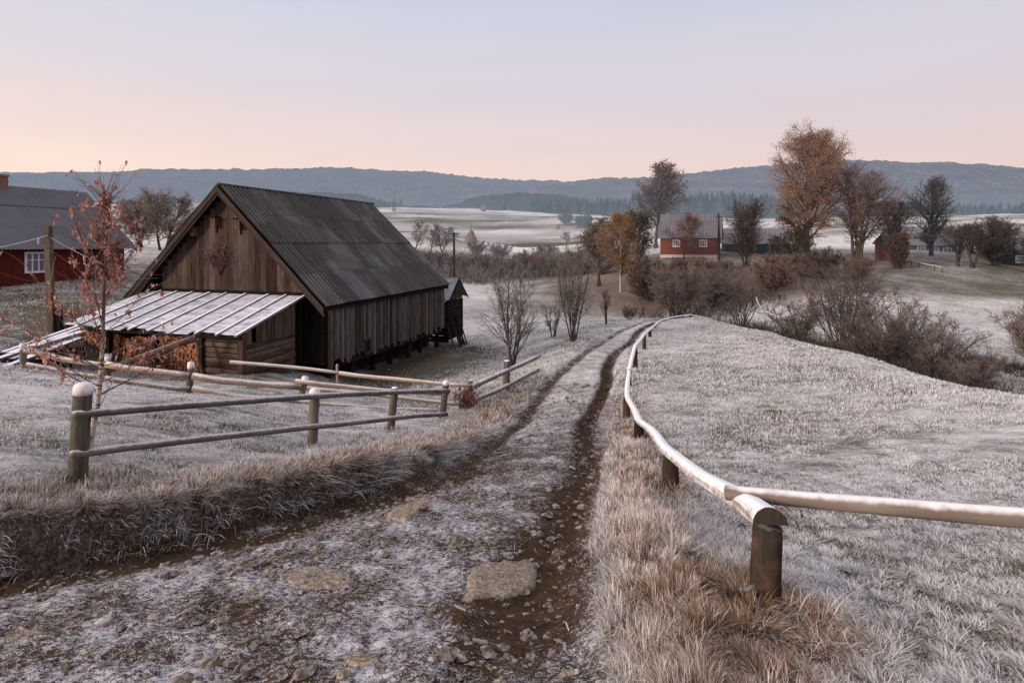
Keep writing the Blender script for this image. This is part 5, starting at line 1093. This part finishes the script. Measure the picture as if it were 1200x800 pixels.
    for x in (.3,2.25,4.3,6.25,7.6): mb=MB(); mb.bar(A+AX*x-AYY*.14-UP*.1,A+AX*x-AYY*.14+UP*1.8,AX*.07,AYY*.05); mk('post',mb,plain('bay_post',(.22,.18,.16),haze=HZ),o)
    # well house
    p=at(1034.5,69); A=np.array(p); o=thing('well_house','small red well house with a pointed dark roof beside the forked bare tree','well house',p)
    mb=MB(); mb.box(A+UP*.95,(.6,.6,1.1),tint=.3); mk('body',mb,plain('well_wall',(.17,.06,.045),haze=HZ),o)
    mb=MB(); z=A[2]+2.0; V=[[A[0]-.85,A[1]-.85,z],[A[0]+.85,A[1]-.85,z],[A[0]+.85,A[1]+.85,z],[A[0]-.85,A[1]+.85,z],[A[0],A[1],z+1.55]]; mb.add(V,[[[0,1,4],[1,2,4],[2,3,4],[3,0,4]],[[3,2,1,0]]],None,.3); mk('roof',mb,plain('well_roof',(.08,.04,.038),haze=HZ),o)
    # house with pale windows
    Y=88; p=P(1040,299.5,Y); o=house('pale_window_house','long house with a dark grey roof and pale windows behind the bare trees','house',p,(.83,-.557,0),(.557,.83,0),10.6,6,1.9,2.5,plain('pale_house_wall',(.11,.085,.08),haze=HZ),sheet('pale_house_roof',(.15,.14,.155),(.2,.19,.2),.3,(.28,.27,.31)),over=.4,windows=((4.3,1.1,.9,1.0,2),(6.1,1.1,.7,1.0,2),(7.5,1.1,.9,1.0,2),(9.2,1.1,1.0,1.0,2)),wave=.35,bd=.2)
    # dark log house at right
    Y=70; p=P(1164,314,Y); house('log_house','dark log house with one pale barred window at the right edge of the photo','house',p,(.76,-.65,0),(.65,.76,0),9.,6,2.7,2.3,plain('log_house_wall',(.035,.032,.034),haze=HZ),sheet('log_house_roof',(.13,.13,.15),(.2,.2,.22),.4,(.27,.28,.33)),over=.5,windows=((2.5,1.15,.75,.85,4),),wave=.35,bd=.2)
    # haystacks
    HM=M('hay'); n=HM.noise(HM.vmul(HM.geo('Position'),(4,4,1.2)),1.,5); c=HM.mix(HM.mr(n,.3,.7),(.08,.052,.036),(.22,.15,.10)); HM.finish(c,.95,n,.6,.1,HZ)
    r=np.random.default_rng(17)
    for (px,Y,h,w,lab,pole) in [(552,128,3.3,1.7,'pointed haystack with a pole in the white field right of the three trees',True),(567,400,4.2,2.1,'squat dark haystack on the crest of the white field',False),(653.5,250,2.,.9,'tiny dark haystack in the right part of the white field',False),(461.5,360,2.6,1.3,'tiny dark haystack at the left end of the field crest above the barn roof',False),(655,300,3.4,.8,'small pale haystack just above the tiny dark one in the white field',False)]:
        p=np.array(at(px,Y)); o=thing('haystack',lab,'haystack',tuple(p),'haystacks in the white field'); k=9; t=np.linspace(0,1,k); mb=MB(); prof=w*np.sqrt(np.clip(1-t**1.5,0,1))*(1-.35*t) if pole else w*np.sqrt(np.clip(1-t**2.6,0.,1))
        prof[-1]=.05; mb.tube(np.stack([np.full(k,p[0]),np.full(k,p[1]),p[2]+t*h],1)+r.normal(size=(k,3))*[.06,.06,0],prof,12,.5,.05); mk('hay',mb,HM.m,o,smooth=True)
        if pole: mb=MB(); mb.tube([p+UP*h*.9,p+UP*(h+1.6)],[.07,.05],5); mk('pole',mb,HT_DARK,o)

# ------------------------------------------------------------------ hills
def make_hills():
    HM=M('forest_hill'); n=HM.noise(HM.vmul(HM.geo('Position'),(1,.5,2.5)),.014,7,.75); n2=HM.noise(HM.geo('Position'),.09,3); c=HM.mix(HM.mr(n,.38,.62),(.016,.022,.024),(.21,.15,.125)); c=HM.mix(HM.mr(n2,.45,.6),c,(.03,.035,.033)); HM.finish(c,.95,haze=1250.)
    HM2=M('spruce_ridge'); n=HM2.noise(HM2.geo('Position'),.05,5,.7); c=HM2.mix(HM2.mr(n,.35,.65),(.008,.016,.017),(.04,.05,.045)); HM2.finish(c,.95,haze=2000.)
    def ridge(name,sky,Y0,depth,seed,crown,zb=8.,x0=-500,x1=1700,nx=1500,ny=60):
        px=np.linspace(x0,x1,nx); ys=np.interp(px,[a for a,_ in sky],[b for _,b in sky]); k=np.ones(9)/9; ys=np.convolve(np.pad(ys,4,'edge'),k,'valid')
        zt=CZ+(HY-ys-4.5)*Y0/F; X1=(px-CX)*Y0/F
        v=np.linspace(-1,.6,ny); V=np.zeros((ny,nx,3))
        for i,t in enumerate(v):
            f=(1-abs(t)**1.7) if t<0 else 1-(t/.6)**2*1.
            V[i,:,0]=X1; V[i,:,1]=Y0+t*depth; V[i,:,2]=zb+(zt-zb)*f
        X,Y=V[...,0],V[...,1]
        fall=np.clip((V[...,2]-zb)/20,0,1)
        V[...,2]+=((fbm(X/260,Y/260,4,seed)-.5)*70*np.clip(1-np.exp(-((Y-Y0)/depth*4)**2),0,1)+(fbm(X/(crown*1.1),Y/(crown*1.1),3,seed+5)-.5)*crown*1.3)*fall
        mb=MB(); mb.grid(V); o=mk(name,mb,HM2 if Y0<1500 else HM,None,(0,0,0),True); tag(o,kind='structure')
    ridge('hills',[(-900,212),(-300,208),(0,204),(130,202),(260,199),(330,204),(440,199),(500,200),(560,207),(640,212),(720,222),(800,236),(2100,240)],2500,1300,3,15)
    ridge('hills',[(-900,262),(500,252),(600,226),(640,215),(700,212),(760,206),(850,196),(930,190),(1000,193),(1060,196),(1130,199),(1200,195),(1400,186),(2100,190)],1750,900,13,11)
    ridge('hills',[(-900,246),(250,246),(310,230),(360,222),(420,223),(465,238),(520,240),(560,228),(610,222),(660,226),(700,236),(800,244),(2100,246)],1100,330,23,9)
    # conifer woods at the hill foot
    CM=M('conifer'); n=CM.noise(CM.geo('Position'),.4,3); c=CM.mix(CM.attr('tint'),(.018,.03,.026),(.05,.065,.055)); CM.finish(c,.95,haze=2100.)
    r=np.random.default_rng(6)
    def wood_mass(name,label,spec,rs):
        mb=MB()
        for (a,b,Y,ztop,n,hh) in spec:
            for i in range(n):
                px=a+(b-a)*r.random(); y=Y*(1+.12*r.random()); x=(px-CX)*y/F; yb=np.interp(px,[q[0] for q in ztop],[q[1] for q in ztop]); zb=CZ+(HY-yb)*Y/F*(1+.0*r.random()); h=hh*(.6+.6*r.random()); w=h*.17*(.8+.4*r.random()); t=r.random()
                m_=7; an=np.arange(m_)*6.283/m_
                for j in range(4):
                    z0=zb+h*(.08+.22*j); z1=zb+h*min(1,.42+.22*j) if j<3 else zb+h; rr=w*(1-.24*j)*(1+.25*r.normal(size=m_)); V=[[x+rr[k]*math.cos(an[k]),y+rr[k]*math.sin(an[k]),z0+r.normal()*h*.02] for k in range(m_)]+[[x,y,z1]]
                    mb.add(V,[[[k,(k+1)%m_,m_] for k in range(m_)]],None,t)
        o=mk(name,mb,CM.m,None,(0,0,0)); tag(o,label,'forest',kind='stuff')
    wood_mass('conifer_forest','dark hazy spruce wood along the top of the white field',[(622,760,620,[(620,252),(760,254)],420,20),(740,935,600,[(740,258),(935,262)],900,30),(925,1290,560,[(925,264),(1100,258),(1290,258)],900,17),(-250,140,700,[(-250,246),(140,246)],300,12),(330,470,800,[(330,246),(470,246)],300,16),(588,606,640,[(588,246),(606,248)],7,13)],r)

# ------------------------------------------------------------------ light, sky, camera
def make_world():
    w=bpy.data.worlds.new('World'); SC.world=w; w.use_nodes=True; nt=w.node_tree; nt.nodes.clear()
    out=N(nt,'ShaderNodeOutputWorld'); bg=N(nt,'ShaderNodeBackground',i_Strength=1.); tc=N(nt,'ShaderNodeTexCoord'); sp=N(nt,'ShaderNodeSeparateXYZ'); nt.links.new(tc.outputs['Generated'],sp.inputs[0])
    def ramp(stops):
        r=N(nt,'ShaderNodeValToRGB'); r.color_ramp.interpolation='EASE'; e=r.color_ramp.elements
        while len(e)<len(stops): e.new(.5)
        for i,(p,c) in enumerate(stops): e[i].position=p; e[i].color=(*[((x/255+.055)/1.055)**2.4 for x in c],1)
        nt.links.new(sp.outputs[2],r.inputs[0]); return r.outputs[0]
    lft=ramp([(0,(245,212,196)),(.12,(248,221,207)),(.19,(236,215,210)),(.28,(220,212,219)),(.40,(205,210,225)),(1,(226,220,224))])
    rgt=ramp([(0,(216,184,178)),(.12,(222,193,191)),(.19,(216,197,200)),(.28,(209,200,209)),(.40,(199,199,213)),(1,(226,220,224))])
    mr=N(nt,'ShaderNodeMapRange'); nt.links.new(sp.outputs[0],mr.inputs[0])
    for i,v in enumerate((-.68,.68,0,1)): mr.inputs[i+1].default_value=v
    mx=N(nt,'ShaderNodeMix',data_type='RGBA'); nt.links.new(mr.outputs[0],mx.inputs[0]); nt.links.new(lft,mx.inputs[6]); nt.links.new(rgt,mx.inputs[7])
    mpp=N(nt,'ShaderNodeMapping'); mpp.inputs['Scale'].default_value=(1.2,1.2,9.); nt.links.new(tc.outputs['Generated'],mpp.inputs[0]); cn=N(nt,'ShaderNodeTexNoise',i_Scale=1.6,i_Detail=5.,i_Roughness=.55); nt.links.new(mpp.outputs[0],cn.inputs['Vector'])
    cr=N(nt,'ShaderNodeMapRange'); nt.links.new(cn.outputs['Fac'],cr.inputs[0])
    for i,v in enumerate((.3,.7,.975,1.02)): cr.inputs[i+1].default_value=v
    sky=N(nt,'ShaderNodeTexSky',sky_type='NISHITA'); sky.sun_disc=False; sky.sun_elevation=math.radians(9); sky.sun_rotation=math.radians(238); sky.altitude=500
    ad=N(nt,'ShaderNodeMix',data_type='RGBA',blend_type='ADD'); ad.inputs[0].default_value=.02; nt.links.new(mx.outputs[2],ad.inputs[6]); nt.links.new(sky.outputs[0],ad.inputs[7])
    # brighter high sky (lights the ground evenly)
    zr=N(nt,'ShaderNodeMapRange'); nt.links.new(sp.outputs[2],zr.inputs[0])
    for i,v in enumerate((.42,.85,1.,1.4)): zr.inputs[i+1].default_value=v
    zm=N(nt,'ShaderNodeMath',operation='MULTIPLY'); nt.links.new(zr.outputs[0],zm.inputs[0]); nt.links.new(cr.outputs[0],zm.inputs[1])
    nt.links.new(ad.outputs[2],bg.inputs[0]); nt.links.new(zm.outputs[0],bg.inputs[1]); nt.links.new(bg.outputs[0],out.inputs[0])
    s=bpy.data.lights.new('sun','SUN'); s.energy=3.9; s.angle=math.radians(13); s.color=(1,.84,.71); o=bpy.data.objects.new('sun',s); COL.objects.link(o)
    az=math.radians(238); el=math.radians(14); to=Vector((math.sin(az)*math.cos(el),math.cos(az)*math.cos(el),math.sin(el))); o.rotation_euler=to.to_track_quat('Z','Y').to_euler(); o.location=(-20,-10,20)
    c=bpy.data.cameras.new('camera'); co=bpy.data.objects.new('camera',c); COL.objects.link(co); co.location=(0,0,CZ); co.rotation_euler=(math.pi/2,0,0)
    c.sensor_width=36; c.sensor_fit='HORIZONTAL'; c.lens=36*F/1200; c.shift_y=-(400-HY)/1200; c.clip_end=9000; c.clip_start=.05; SC.camera=co
    SC.view_settings.view_transform='Standard'; SC.view_settings.look='None'; SC.view_settings.exposure=0
    SC.cycles.use_denoising=True; SC.cycles.max_bounces=3; SC.cycles.diffuse_bounces=2; SC.cycles.transparent_max_bounces=4

SC.render.engine='CYCLES'
make_world(); make_ground(); make_grass(); make_stones(); make_trees(); make_undergrowth(); make_fences(); make_barn(); make_houses(); make_hills()
